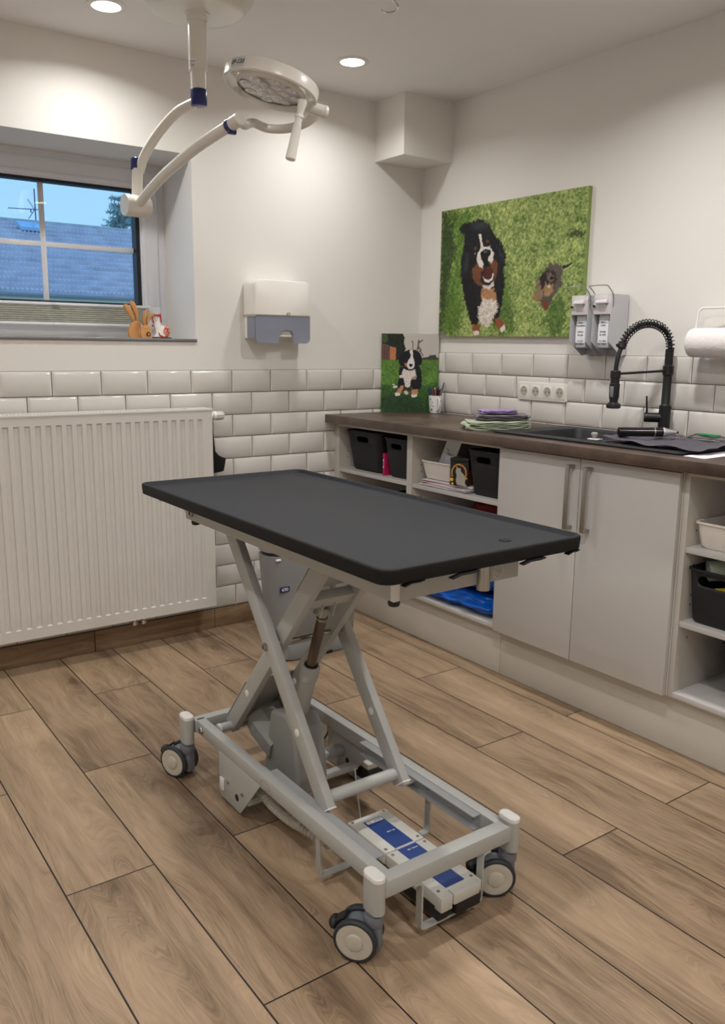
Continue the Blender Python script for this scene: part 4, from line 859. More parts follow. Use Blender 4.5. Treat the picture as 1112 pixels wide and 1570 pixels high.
# ------------------------------------------------------------------ paper towel roll on its holder
M_roll = mat('embossed_kitchen_paper', (236, 230, 228), .9, var=.015, bump=.9, bscale=70)
ho = thing('roll_holder', 'white wire paper roll holder fixed to the wall at the right edge', 'holder', (-.05, -1.78, 1.40))
b = MB().use(M_cap)
xr = -.078; rz_ = 1.349
b.tube([(xr, -1.74, rz_), (xr, -1.690, rz_), (xr+.004, -1.676, rz_+.008), (xr+.016, -1.676, rz_+.100), (xr+.020, -1.682, rz_+.118), (xr+.024, -1.70, rz_+.124), (xr+.040, -1.80, rz_+.124), (xr+.046, -1.86, rz_+.124)], .0042, n=10, smooth=5)
b.build('wire_arm', None, ho)
b = MB().use(M_cap).box(-.030, -.0005, -1.862, -1.775, 1.455, 1.492, bev=.004); b.box(-.020, -.0005, -1.84, -1.80, 1.49, 1.52, bev=.003); b.build('wall_bracket', None, ho)
ro = thing('paper_towel_roll', 'white embossed kitchen paper roll hanging on the wire holder at the right edge', 'paper roll', (xr, -1.80, 1.297))
b = MB().use(M_roll); b.lathe((xr, -1.668, rz_), (0, -1, 0), [(.020, .003), (.046, .0), (.0505, .004), (.0525, .012), (.0525, .245), (.050, .25), (.020, .25)], n=48, caps=False); b.build('paper', None, ro)
b = MB().use(mat('cardboard', (170, 140, 108), .9)).lathe((xr, -1.671, rz_), (0, -1, 0), [(.020, 0), (.020, .246), (.018, .246), (.018, 0)], n=24, caps=False); b.build('core', None, ro)

# ------------------------------------------------------------------ pictures
def inside(px_, py_, poly):
    c = np.zeros(px_.shape, bool); n_ = len(poly); j = n_-1
    for i in range(n_):
        xi, yi = poly[i]; xj, yj = poly[j]
        if yi != yj:
            k = ((yi > py_) != (yj > py_)) & (px_ < (xj-xi)*(py_-yi)/(yj-yi)+xi); c ^= k
        j = i
    return c
def paint_grid(nu, nv, base, layers, seed, aspect, grass=True):
    rg = np.random.RandomState(seed)
    U, V = np.meshgrid(np.linspace(0, 1, nu), np.linspace(0, 1, nv))
    def blur_noise(k):
        g = rg.rand(max(2, int(nv/k))+2, max(2, int(nu/k))+2)
        yy = np.linspace(0, g.shape[0]-1.001, nv); xx = np.linspace(0, g.shape[1]-1.001, nu)
        y0 = yy.astype(int); x0 = xx.astype(int); fy_ = (yy-y0)[:, None]; fx_ = (xx-x0)[None]
        return (g[y0][:, x0]*(1-fy_)*(1-fx_)+g[y0+1][:, x0]*fy_*(1-fx_)+g[y0][:, x0+1]*(1-fy_)*fx_+g[y0+1][:, x0+1]*fy_*fx_)
    img = np.zeros((nv, nu, 3))
    n1, n2, n3 = blur_noise(16), blur_noise(4), rg.rand(nv, nu)
    n4 = blur_noise(1.8)
    g = (n1-.5)*.22+(n2-.5)*.34+(n4-.5)*.55+(n3-.5)*.24
    for c in range(3): img[..., c] = base[c]*(1+g*(1.25 if c != 1 else .95))
    for col, fur, poly in layers:
        a, b_ = blur_noise(3), blur_noise(3); a2, b2 = rg.rand(nv, nu), rg.rand(nv, nu)
        uu = U+(((a-.5)*1.2+(a2-.5))*fur); vv = V+(((b_-.5)*1.2+(b2-.5))*fur*aspect)
        k = inside(uu, vv, poly)
        fl = max(col) < 40
        tex = min(.9, fur*34)
        green = col[1] > col[0]*1.08 and col[1] > col[2]*1.2
        amp = .9 if green else tex
        for c in range(3):
            val = col[c]*(1+(g*amp if not fl else (n4-.5)*.9))
            img[..., c] = np.where(k, val+((n3-.35)*18 if fl else 0), img[..., c])
    return np.clip(img, 0, 255)
def canvas(name, label, c00, du, dv, depth, nu, nv, base, layers, seed):
    """c00 lower-left front corner, du along width, dv along height"""
    c00 = Vector(c00); du = Vector(du); dv = Vector(dv); nn = du.cross(dv).normalized()
    o = thing(name, label, 'picture', tuple(c00+du*.5))
    img = paint_grid(nu, nv, base, layers, seed, du.length/dv.length)
    org = Vector(o.location)
    t = np.linspace(0, 1, nu); s = np.linspace(0, 1, nv)
    verts = [tuple(c00-org+du*float(a)+dv*float(c)) for c in s for a in t]
    faces = [(j*nu+i, j*nu+i+1, (j+1)*nu+i+1, (j+1)*nu+i) for j in range(nv-1) for i in range(nu-1)]
    me = bpy.data.meshes.new('printed_front'); me.from_pydata(verts, [], faces)
    ca = me.color_attributes.new('print', 'FLOAT_COLOR', 'POINT')
    v = img.reshape(-1, 3)/255.0; ln_ = np.where(v <= .04045, v/12.92, ((v+.055)/1.055)**2.4)
    ca.data.foreach_set('color', np.concatenate([ln_, np.ones((len(ln_), 1))], 1).astype(np.float32).ravel())
    m = bpy.data.materials.get('printed_canvas')
    if m is None:
        m = bpy.data.materials.new('printed_canvas'); m.use_nodes = True; bb = m.node_tree.nodes['Principled BSDF']
        at = m.node_tree.nodes.new('ShaderNodeVertexColor'); at.layer_name = 'print'
        m.node_tree.links.new(at.outputs[0], bb.inputs['Base Color']); bb.inputs['Roughness'].default_value = .6; bb.inputs['Specular IOR Level'].default_value = .3
    me.materials.append(m); f = bpy.data.objects.new('printed_front', me); COL.objects.link(f); f.parent = o
    # stretched canvas body behind the print
    b = MB(); side = [b.bm.verts.new(c00+du*a+dv*c-nn*k) for k in (.0004, depth) for a, c in ((0, 0), (1, 0), (1, 1), (0, 1))]
    ms_ = [mat(name+str(seed)+'_edge_low', tuple(int(q) for q in img[3:8].mean((0, 1))), .7, var=.25, scale=40), mat(name+str(seed)+'_edge_side', tuple(int(q) for q in img[:, -6:].mean((0, 1))), .7, var=.25, scale=40), mat(name+str(seed)+'_edge_top', tuple(int(q) for q in img[-6:].mean((0, 1))), .7, var=.2, scale=40), M_paper]
    for i in range(4):
        b.use(ms_[i if i < 3 else 1]); b._mark([b.bm.faces.new((side[i], side[(i+1) % 4], side[4+(i+1) % 4], side[4+i]))])
    b.use(M_paper); b._mark([b.bm.faces.new(side[4:])])
    b.build('stretched_canvas', None, o)
    return o
L_big = [(tuple(c), f, p) for c, f, p in ART['big']]; L_small = [(tuple(c), f, p) for c, f, p in ART['small']]
canvas('dog_picture', 'large canvas print of a big black dog and a small shaggy dog on grass', (-.022, -.184, 1.380), (0, -.9185, -.006), (0, 0, .607), .021, 300, 200, (142, 160, 92), L_big, 3)
ca_, cb_ = Vector((-.262, -.022, CT+.001)), Vector((-.022, -.192, CT+.001))
canvas('puppy_picture', 'small canvas print of a sitting puppy on grass, leaning in the corner on the worktop', ca_, cb_-ca_, (.010, .014, .398), .018, 190, 250, (84, 118, 52), L_small, 8)

# ------------------------------------------------------------------ mug with pens
mx_, my_ = -.085, -.205
mx_, my_ = -.062, -.222
mg = thing('paw_print_mug', 'white mug with black paw prints holding pens, in front of the puppy picture', 'mug', (mx_, my_, CT))
M_mug = mat('mug_glaze', (236, 234, 232), .15, coat=.6, var=.01)
b = MB().use(M_mug); b.lathe((mx_, my_, CT), (0, 0, 1), [(.020, 0.0005), (.0265, .002), (.030, .012), (.0345, .05), (.0365, .090), (.0350, .0905), (.0335, .088), (.031, .05), (.027, .01), (.001, .008)], n=36); b.build('cup', None, mg)
sd = (CR*.25-CF*.97); sd.z = 0; sd.normalize()
cm = Vector((mx_, my_, CT))
hv = [cm+sd*.033+Vector((0, 0, .074)), cm+sd*.048+Vector((0, 0, .078)), cm+sd*.056+Vector((0, 0, .062)), cm+sd*.055+Vector((0, 0, .040)), cm+sd*.046+Vector((0, 0, .022)), cm+sd*.030+Vector((0, 0, .018))]
MB().use(M_mug).tube(hv, .0048, n=10, smooth=4).build('handle', None, mg)
b = MB().use(M_ink); rg = random.Random(4)
for k, (ang, zz, s) in enumerate(((-.75, .018, 1.0), (-.62, .055, .8), (-.9, .070, .9), (-.45, .036, .6), (.62, .030, .9), (.85, .062, .8), (-.72, .040, .6), (.35, .078, .7))):
    base = math.atan2(-CF.y, -CF.x)+ang; rr_ = .0296+.068*zz+.0010
    def onm(da, dz_): 
        a = base+da; q = .030+.065*(zz+dz_)+.0006
        return Vector((mx_+q*math.cos(a), my_+q*math.sin(a), CT+zz+dz_))
    b.sphere(onm(0, 0), .0034*s, 8, (1, 1, .9))
    for da, dz_ in ((-.15, .004), (-.05, .0065), (.06, .0065), (.15, .0035)): b.sphere(onm(da*s, dz_*s), .0015*s, 6)
b.build('paw_prints', None, mg)
pen_specs = [((30, 60, 150), .9, .012, -.022, .135, 'blue pen leaning to the left in the mug'), ((24, 26, 48), -.3, -.006, -.014, .128, 'dark navy pen in the mug, second from the left'), ((170, 34, 40), .1, -.012, -.008, .126, 'red pen standing in the mug'), ((228, 228, 232), .2, .004, -.003, .130, 'white pen standing in the middle of the mug'), ((26, 36, 96), .0, -.002, .004, .127, 'navy blue pen right of the white one in the mug'), ((22, 22, 24), .1, .008, .011, .136, 'black pen with clip, tallest of the dark pens in the mug'), ((120, 24, 34), .2, -.008, .015, .124, 'dark red pen behind the black pen in the mug'), ((34, 70, 62), .2, .000, .020, .126, 'dark green pen at the right in the mug'), ((140, 118, 158), .6, .010, .024, .158, 'long pale purple pen leaning out of the mug to the right')]
cr2 = Vector((CR.x, CR.y, 0)).normalized(); cf2 = Vector((CF.x, CF.y, 0)).normalized()
for i, (c, ln_, df, dr_, ht, lb) in enumerate(pen_specs):
    lean = dr_*1.35
    p0 = cm+cr2*(dr_*.45)+cf2*(df*.4)+Vector((0, 0, .010)); p1 = cm+cr2*(dr_*1.05+(lean*.28 if i not in (0, 8) else lean*.5))+cf2*df+Vector((0, 0, ht))
    o = thing('pen', lb, 'pen', tuple(p0), 'pens in the mug')
    dv_ = (p1-p0).normalized()
    b = MB().use(mat('pen_%d' % i, c, .35)); b.cyl(p0, p1-dv_*.006, .0042, n=12); b.cyl(p1-dv_*.006, p1, .0036, .0024, n=12); b.build('barrel', None, o)
    b = MB().use(M_chrome if i % 2 else M_ink); q = p1-dv_*.004-cf2*.0052; b.bar(q, q-dv_*.034, .0024, .0012); b.build('clip', None, o)

# ------------------------------------------------------------------ folded towels
def folded(name, label, group, center, ang, ln_, wd, z, th, layers, col, seed, edge=None, curl=.0):
    """a towel folded over itself: a serpentine sheet seen from the side, drawn out along its width"""
    rg = random.Random(seed); c = Vector(center); d = Vector((math.cos(ang), math.sin(ang), 0)); s = Vector((-d.y, d.x, 0))
    path = []; L2 = ln_/2; g = th
    for k in range(layers):
        zz = z+g*.5+k*g*1.02; xs = [-1, -.6, -.2, .2, .6, 1]
        if k % 2: xs = xs[::-1]
        q = 1-.03*k-rg.uniform(0, .05)
        for x in xs: path.append((x*L2*q, zz+(rg.uniform(-.12, .12))*g+(curl*max(0, x)**2)))
        if k < layers-1: e = (1 if k % 2 == 0 else -1); path.append((e*L2*(q+.025), zz+g*.51+(curl if e > 0 else 0)))
    P = catmull([Vector((a, 0, b_)) for a, b_ in path], 4)
    b = MB().use(mat(name+'_cloth_%d' % seed, col, .95, var=.12, scale=60, bump=.8, bscale=500, sheen=.4))
    N = 16; rows_ = []
    ph = rg.uniform(0, 6)
    for j in range(N+1):
        t = j/N*2-1; off = wd/2*t; row = []; wob = math.sin(t*3+ph)*.003; xs_ = 1-.05*(t*t)
        top_, bot_ = [], []
        for i, p in enumerate(P):
            a = P[min(i+1, len(P)-1)]-P[max(i-1, 0)]; a.normalize(); nr = Vector((-a.z, 0, a.x))*(g*.36)
            for sgn, lst in ((1, top_), (-1, bot_)):
                q = p+nr*sgn
                ripple = .0012*math.sin(i*.9+t*7+ph)
                lst.append(Vector(c)+d*((q.x)*xs_+wob+.004*math.sin(off*40+i*.3))+s*(off+.004*math.sin(i*.7+ph))+Vector((0, 0, max(q.z+ripple, z+.0003)-c.z*0)))
        rows_.append([b.bm.verts.new(Vector((v.x, v.y, v.z))) for v in top_+bot_[::-1]])
    b.skin(rows_, caps=True)
    o = b.build(name, auto=False)
    return tag(o, label, 'towel', group)
A_ = math.atan2(CR.y, CR.x)
folded('folded_towel', 'folded pale green towel at the bottom of the towel pile on the worktop', 'folded towels left of the sink', (-.395, -1.000, 0), A_+.04, .275, .155, CT+.0005, .0085, 4, (170, 180, 152), 2, curl=.006)
folded('folded_towel', 'folded dark grey towel between the green and the purple towel', 'folded towels left of the sink', (-.360, -.995, 0), A_-.06, .225, .13, CT+.0385, .0065, 3, (92, 86, 92), 5, curl=.004)
folded('folded_towel', 'folded purple cloth on top of the towel pile on the worktop', 'folded towels left of the sink', (-.355, -.965, 0), A_+.03, .155, .10, CT+.0620, .0045, 3, (152, 122, 178), 9, curl=.002)

# ------------------------------------------------------------------ drainboard things
b = MB().use(mat('dark_grey_cloth', (124, 120, 130), .95, var=.30, scale=90, bump=.8, bscale=420)); NX, NY = 36, 44; rg = random.Random(11)
G = []
for j in range(NY+1):
    row = []
    for i in range(NX+1):
        u, v = i/NX, j/NY
        x = -.470+.335*u+.012*math.sin(v*9)-.02*(1-u)*v; y = -1.578-.40*v-.020*math.sin(u*5)
        z = CT+.0185+.0045*math.sin(u*9+v*4)+.0034*math.sin(v*19+u*5)+.0022*math.sin(u*31+v*9)+(.006*math.exp(-((v-.05)/.05)**2))
        row.append(b.bm.verts.new((x, y, z)))
    G.append(row)
fs = [b.bm.faces.new((G[j][i], G[j][i+1], G[j+1][i+1], G[j+1][i])) for j in range(NY) for i in range(NX)]; b._mark(fs, True)
r_ = bmesh.ops.solidify(b.bm, geom=b.bm.faces[:], thickness=.0022)
tag(b.build('drying_cloth', auto=False), 'rumpled dark grey cloth spread over the drainboard right of the bowl', 'cloth')
zo = CT+.044
ot = thing('otoscope_handle', 'black cylindrical instrument with silver cone tip lying on the grey cloth', 'instrument', (-.34, -1.70, CT+.018))
p0 = Vector((-.415, -1.630, zo)); p1 = Vector((-.290, -1.723, zo)); dd = (p1-p0).normalized()
b = MB().use(mat('gloss_black', (14, 14, 16), .15)).cyl(p0, p1, .0165, n=28, bev=.002); b.build('handle', None, ot)
b = MB().use(M_chrome).cyl(p1-dd*.032, p1-dd*.028, .0172, n=28); b.build('silver_band', None, ot)
b = MB().use(mat('silver_cone', (206, 206, 206), .35, metal=.7)).lathe(p1, dd, [(.0165, 0), (.0175, .004), (.0150, .010), (.0055, .046), (.004, .050)], n=28); b.build('cone', None, ot)
b = MB().use(M_ink).cyl(p1+dd*.048, p1+dd*.056, .0038, n=12); b.build('nozzle', None, ot)
sc = thing('surgical_instrument', 'curved steel instrument with a green inlay lying on the grey cloth near the wall', 'instrument', (-.14, -1.82, CT+.02))
b = MB().use(M_steel).strip([(-.262, -1.742, CT+.021), (-.20, -1.760, CT+.024), (-.165, -1.775, CT+.036), (-.160, -1.800, CT+.031), (-.165, -1.845, CT+.028), (-.160, -1.875, CT+.034), (-.155, -1.90, CT+.028), (-.15, -1.95, CT+.030), (-.14, -2.0, CT+.030)], .012, .003, (.9, .3, .2)); b.build('blade', None, sc)
b = MB().use(mat('green_plastic', (20, 138, 84), .35)).bar((-.150, -1.778, CT+.036), (-.150, -1.858, CT+.035), .020, .006, side=(1, 0, 0), bev=.002); b.build('green_inlay', None, sc)
pg = thing('bowl_plug', 'small grey and white plug standing at the rim between bowl and drainboard', 'plug', (-.43, -1.545, CT+.0085))
b = MB().use(mat('plug_white', (214, 210, 204), .5)).box(-.458, -.425, -1.572, -1.528, CT+.0088, CT+.0135, bev=.002); b.build('flange', None, pg)
b = MB().use(mat('plug_grey', (150, 148, 146), .35)).lathe((-.438, -1.545, CT+.0135), (0, 0, 1), [(.007, 0), (.006, .004), (.0125, .012), (.0125, .018), (.008, .022)], n=20); b.build('knob', None, pg)
b = MB().use(M_paper); pp = [(-.520, -1.965), (-.530, -2.045), (-.40, -2.04), (-.30, -2.10), (-.25, -1.965)]
b.prism(pp, 2, CT+.0006, CT+.0016); b.use(mat('newsprint_grey', (150, 150, 154), .8)).prism([(-.47, -1.968), (-.472, -1.99), (-.44, -2.005), (-.40, -2.0), (-.40, -1.968)], 2, CT+.0016, CT+.0021)
tag(b.build('paper_sheet'), 'loose white printed sheet on the worktop at the right end of the sink', 'paper')

# ------------------------------------------------------------------ shelf contents
def basket(name, label, group, yc, w_top, z0, h, xf, depth, taper=.86, m=None, hole=True, hw=None):
    """open tapering basket, front face towards -x, oval handle hole in the front"""
    m = m or M_bask
    o = thing(name, label, 'basket', (xf+depth/2, yc, z0), group)
    b = MB().use(m)
    def ringz(z, s, ins=0.0, r=.03):
        hx = depth/2*s-ins; hy = w_top/2*s-ins; r = max(.004, r-ins); out = []
        for cx, cy, a in ((hx-r, -hy+r, -90), (hx-r, hy-r, 0), (-hx+r, hy-r, 90), (-hx+r, -hy+r, 180)):
            for i in range(5): t = math.radians(a+22.5*i); out.append(Vector((xf+depth/2+cx+r*math.cos(t), yc+cy+r*math.sin(t), z)))
        return out
    tp_ = lambda f: taper+(1-taper)*f
    R = []
    for z, s, ins in ((z0+.001, tp_(0)*.96, 0), (z0+.012, tp_(0.04), 0), (z0+h*.62, tp_(.62), 0), (z0+h*.66, tp_(.66), 0), (z0+h*.88, tp_(.88), 0), (z0+h-.008, tp_(.97), 0), (z0+h-.006, tp_(1)*1.02, 0), (z0+h, tp_(1)*1.02, 0), (z0+h, tp_(1), .003), (z0+h*.88, tp_(.88), .003), (z0+h*.66, tp_(.66), .003), (z0+.014, tp_(0.04), .003)):
        R.append([b.bm.verts.new(v) for v in ringz(z, s, ins, .024 if h < .19 else .028)])
    b.skin(R, caps=True)
    ob = b.build('body', None, o)
    if hole:
        # real opening cut through the front wall
        cb = MB().use(m); zc_ = z0+h*.80; hw_ = w_top*.17 if w_top > .2 else w_top*.21; hh = h*.066 if hw is None else .016; hw_ = hw or hw_
        pl = [(yc+(hw_-hh)*sx+hh*math.cos(math.radians(a)), zc_+hh*math.sin(math.radians(a))) for sx, rng in ((1, range(-90, 91, 30)), (-1, range(90, 271, 30))) for a in rng]
        cb.prism(pl, 0, xf-.05, xf+.05); cutter = cb.build('cutter', None, o)
        md = ob.modifiers.new('hole', 'BOOLEAN'); md.object = cutter; md.operation = 'DIFFERENCE'; md.solver = 'EXACT'
        dg = bpy.context.evaluated_depsgraph_get(); me2 = bpy.data.meshes.new_from_object(ob.evaluated_get(dg)); ob.modifiers.clear(); ob.data = me2
        bpy.data.objects.remove(cutter, do_unlink=True)
    return o
S1, S2 = .7255, .7245
basket('storage_basket', 'wide black plastic basket, leftmost on the corner shelf under the worktop', 'black storage baskets', -.226, .275, S1, .196, -.528, .40)
basket('storage_basket', 'narrow black plastic basket right of the pink file on the corner shelf', 'black storage baskets', -.494, .182, S1, .186, -.530, .36)
basket('storage_basket', 'black plastic basket beside the left white door, right of the cat tin', 'black storage baskets', -1.070, .196, S2, .190, -.532, .36)
basket('storage_basket', 'large black basket holding bandage rolls on the middle shelf at the right edge', 'black storage baskets', -2.168, .300, .462, .182, -.528, .40, taper=.92, hw=.112)
basket('storage_basket', 'black bin in the lowest bay of the shelf unit at the right picture edge', 'black storage baskets', -2.262, .25, .2185, .20, -.50, .30)
basket('storage_basket', 'black basket in the dark lower bay below the pink file', 'black storage baskets', -.47, .22, .2185, .42, -.48, .34, hole=False)
basket('white_tray', 'small white plastic tub with papers on top of the magazines', None, -.7665, .205, S2+.030, .080, -.520, .26, taper=.90, m=mat('white_tub', (226, 220, 212), .45, var=.02), hole=False)
basket('white_tray', 'white plastic tub on the upper shelf at the right edge of the picture', None, -2.235, .42, .7085, .085, -.520, .36, taper=.95, m=mat('white_tub', (226, 220, 212), .45, var=.02), hole=False)
o = thing('ring_binder', 'pink file box standing between the two black baskets in the corner unit', 'file', (-.42, -.382, S1))
b = MB().use(mat('pink_card', (196, 24, 92), .5, var=.05)).box(-.512, -.30, -.3895, -.3765, S1+.0005, S1+.106, bev=.001); b.build('box', None, o)
b = MB().use(M_paper).box(-.5132, -.5120, -.3860, -.3800, S1+.036, S1+.078); sl = b.build('spine_label', None, o)
text_mesh('2/2023', .0085, (-.5138, -.3830, S1+.057), (0, 0, 1), (0, 1, 0), M_ink, 'spine_writing', sl)
b = MB().use(mat('dark_green_card', (40, 62, 56), .6)).box(-.536, -.36, -.402, -.355, S1+.0003, S1+.0006)
# magazines: each its own thing
cols = [((58, 48, 52), 'dark grey'), ((228, 224, 226), 'white'), ((74, 50, 58), 'dark plum'), ((232, 226, 228), 'white glossy'), ((196, 60, 92), 'crimson-edged'), ((230, 208, 216), 'pale pink'), ((236, 232, 232), 'topmost white')]
pos = ['bottom magazine of the pile', 'second magazine from the bottom', 'third magazine from the bottom', 'middle magazine of the pile', 'magazine just above the middle', 'second magazine from the top', 'top magazine of the pile']
rg = random.Random(3); z = S2+.0004
for k, ((c, cn), ps) in enumerate(zip(cols, pos)):
    th = .0036; rt = Matrix.Rotation(rg.uniform(-.05, .05)+(.10 if k > 3 else -.02), 4, 'Z').to_3x3()
    y0_ = -.972-rg.uniform(-.012, .012); x0_ = -.534+rg.uniform(0, .012)+(.012 if k > 3 else 0)
    o = thing('magazine', '%s, %s cover, under the white tub and cat tin' % (ps, cn), 'magazine', (x0_+.12, -.80, z), 'magazines under the white tub')
    b = MB().use(mat('cover_%d' % k, c, .3)).box(x0_, x0_+.215, y0_, y0_+.300, z+th-.0006, z+th, rot=rt, piv=(-.42, -.82, z)); b.box(x0_, x0_+.215, y0_, y0_+.300, z, z+.0005, rot=rt, piv=(-.42, -.82, z)); b.build('cover', None, o)
    b = MB().use(M_paper).box(x0_+.001, x0_+.213, y0_+.001, y0_+.299, z+.0005, z+th-.0006, rot=rt, piv=(-.42, -.82, z)); b.build('pages', None, o)
    z += th+.0003
# leaflets in the tub
def sheet(label, y0_, y1_, zb_, zt_, xb, xt, lean, col, txt=None):
    o = thing('leaflet', label, 'paper', (xb, (y0_+y1_)/2, zb_), 'papers in the white tub')
    b = MB().use(mat('leaflet_%d' % int(abs(y0_)*1000), col, .8)); v = [(xb, y0_, zb_), (xb, y1_, zb_), (xt, y1_+lean, zt_), (xt, y0_+lean, zt_)]
    u = [(p[0]+.0006, p[1], p[2]) for p in v]
    A = [b.bm.verts.new(Vector(p)) for p in v]; B = [b.bm.verts.new(Vector(p)) for p in u]
    b.bm.faces.new(A); b.bm.faces.new(B[::-1])
    for i in range(4): b.bm.faces.new((A[i], A[(i+1) % 4], B[(i+1) % 4], B[i]))
    s_ = b.build('sheet', None, o)
    if txt:
        up = (Vector(v[3])-Vector(v[0])).normalized(); ri = Vector((0, -1, 0)); ri = (ri-up*ri.dot(up)).normalized(); c_ = (Vector(v[0])+Vector(v[2]))/2+ri.cross(up)*.0012
        text_mesh(txt, .010, c_, ri, up, mat('print_grey', (96, 96, 100), .7), 'printed_text', s_, extrude=.0002, spacing=1.3)
sheet('tall printed form leaning to the right out of the white tub', -.695, -.790, S2+.05, .925, -.460, -.455, -.070, (206, 204, 206), 'Name ______\nDatum\n---------\n| | | |\nBefund\n- - -')
sheet('bluish white sheet standing in front of the form in the white tub', -.760, -.828, S2+.05, .862, -.478, -.470, -.016, (208, 212, 226))
# tin with a cat picture
o = thing('cat_tin', 'black tin with a grey cat and flowers painted on it, beside the white tub', 'tin', (-.48, -.914, z))
z += .0002
rt = Matrix.Rotation(.42, 4, 'Z').to_3x3(); pv = (-.500, -.914, z); tw, tdp, tht = .084, .100, .118
def tb(b, x0, x1, y0, y1, z0_, z1_, bev=0): b.box(x0, x1, y0, y1, z0_, z1_, bev=bev, rot=rt, piv=pv)
bx0, by0 = -.528, -.914-tw/2
b = MB().use(mat('black_tin', (24, 24, 20), .3)); tb(b, bx0, bx0+tdp, by0, by0+tw, z, z+tht-.018, .003); b.build('body', None, o)
b = MB().use(mat('black_tin', (24, 24, 20), .3)); tb(b, bx0-.001, bx0+tdp+.001, by0-.001, by0+tw+.001, z+tht-.019, z+tht, .004); b.build('lid', None, o)
def face_poly(b, pts, lift):   # front face (x = bx0), u: 0..1 left->right as seen, v up
    P_ = [rt @ (Vector((bx0-lift, by0+tw-u*tw, z+v*(tht-.02)))-Vector(pv))+Vector(pv) for u, v in pts]
    b.quad(*P_) if len(P_) == 4 else b._mark([b.bm.faces.new([b.bm.verts.new(p) for p in P_])])
b = MB().use(mat('gold_paint', (196, 160, 84), .4)); arc = [(.5+.42*math.cos(math.radians(a)), .56+.40*math.sin(math.radians(a))) for a in range(-30, 211, 15)]
for i in range(len(arc)-1):
    (u0, v0), (u1, v1) = arc[i], arc[i+1]; f_ = lambda u, v: (.5+(u-.5)*.84, .56+(v-.56)*.84)
    face_poly(b, [(u0, v0), (u1, v1), f_(u1, v1), f_(u0, v0)], .0008)
b.use(mat('orange_flower', (206, 96, 44), .5))
for u, v, r in ((.30, .86, .07), (.62, .90, .07), (.12, .42, .06), (.86, .62, .05)): face_poly(b, [(u+r*math.cos(a*PI/4), v+r*.8*math.sin(a*PI/4)) for a in range(8)], .0012)
b.use(mat('yellow_flower', (226, 190, 80), .5))
for u, v, r in ((.12, .26, .10), (.16, .08, .07), (.90, .35, .05)): face_poly(b, [(u+r*math.cos(a*PI/5), v+r*.8*math.sin(a*PI/5)) for a in range(10)], .0014)
b.use(mat('painted_cat_grey', (176, 172, 160), .5, var=.2, scale=300)); face_poly(b, [(.42, .80), (.50, .76), (.58, .78), (.62, .62), (.78, .50), (.86, .30), (.84, .14), (.98, -.02), (.40, .06), (.34, .22), (.38, .45), (.32, .62), (.36, .74), (.36, .84)], .0016)
b.build('painted_panel', None, o, recalc=False)
b = MB().use(mat('amber_picture', (120, 60, 20), .4, var=.7, scale=60))
P_ = [rt @ (Vector(q)-Vector(pv))+Vector(pv) for q in ((bx0+.006, by0-.0006, z+.006), (bx0+tdp-.006, by0-.0006, z+.006), (bx0+tdp-.006, by0-.0006, z+.070), (bx0+.006, by0-.0006, z+.070))]
b.quad(*P_); b.build('side_picture', None, o, recalc=False)
# dark bags behind the tub
# blue bag and dark red cloth in the lower bay
def soft_block(name, label, cat_, x0, x1, y0, y1, z0_, z1_, col, seed, folds=4, amp=.012, rough=.45):
    rg_ = random.Random(seed); b = MB().use(mat(name+'_fabric_%d' % seed, col, rough, var=.12, bump=.3, bscale=40)); t = bmesh.new(); bmesh.ops.create_cube(t, size=2)
    bmesh.ops.subdivide_edges(t, edges=t.edges[:], cuts=15, use_grid_fill=True); ph = [rg_.uniform(0, 6) for _ in range(6)]
    for v in t.verts:
        p = v.co.copy(); q = Vector((math.copysign(abs(p.x)**1.0, p.x), p.y, p.z)); m_ = max(abs(p.x), abs(p.y), abs(p.z)); r_ = p.length
        p = p*(1-.18*max(0, (r_-1.0)/.732)**2)
        w_ = math.sin(p.y*5+ph[0]+p.z*4)*math.sin(p.x*4+ph[1]+p.z*6)+.5*math.sin(p.y*11+ph[2]-p.z*7)
        p.x += w_*amp*6*(abs(q.x) > .95); p.z += w_*amp*3*(q.z > -.5)
        p.x -= .10*math.cos(p.z*folds)*(q.x < -.95)
        v.co = Vector(((x0+x1)/2+p.x*(x1-x0)/2, (y0+y1)/2+p.y*(y1-y0)/2, max(z0_, (z0_+z1_)/2+p.z*(z1_-z0_)/2)))
    b.merge(t, sm=True); return tag(b.build(name, auto=False), label, cat_)
soft_block('folded_bag', 'lower of two bright blue folded bags in the bay left of the doors', 'bag', -.515, -.12, -1.150, -.655, .2187, .290, (10, 84, 176), 21, rough=.3)
soft_block('folded_bag', 'upper of two bright blue folded bags in the bay left of the doors', 'bag', -.500, -.12, -1.155, -.70, .318, .44, (12, 84, 176), 22, folds=3, rough=.3)
soft_block('folded_blanket', 'dark red folded blanket in the bay below the cat tin, mostly hidden by the table', 'blanket', -.43, -.10, -1.150, -.86, .492, .672, (104, 22, 30), 23, rough=.9)
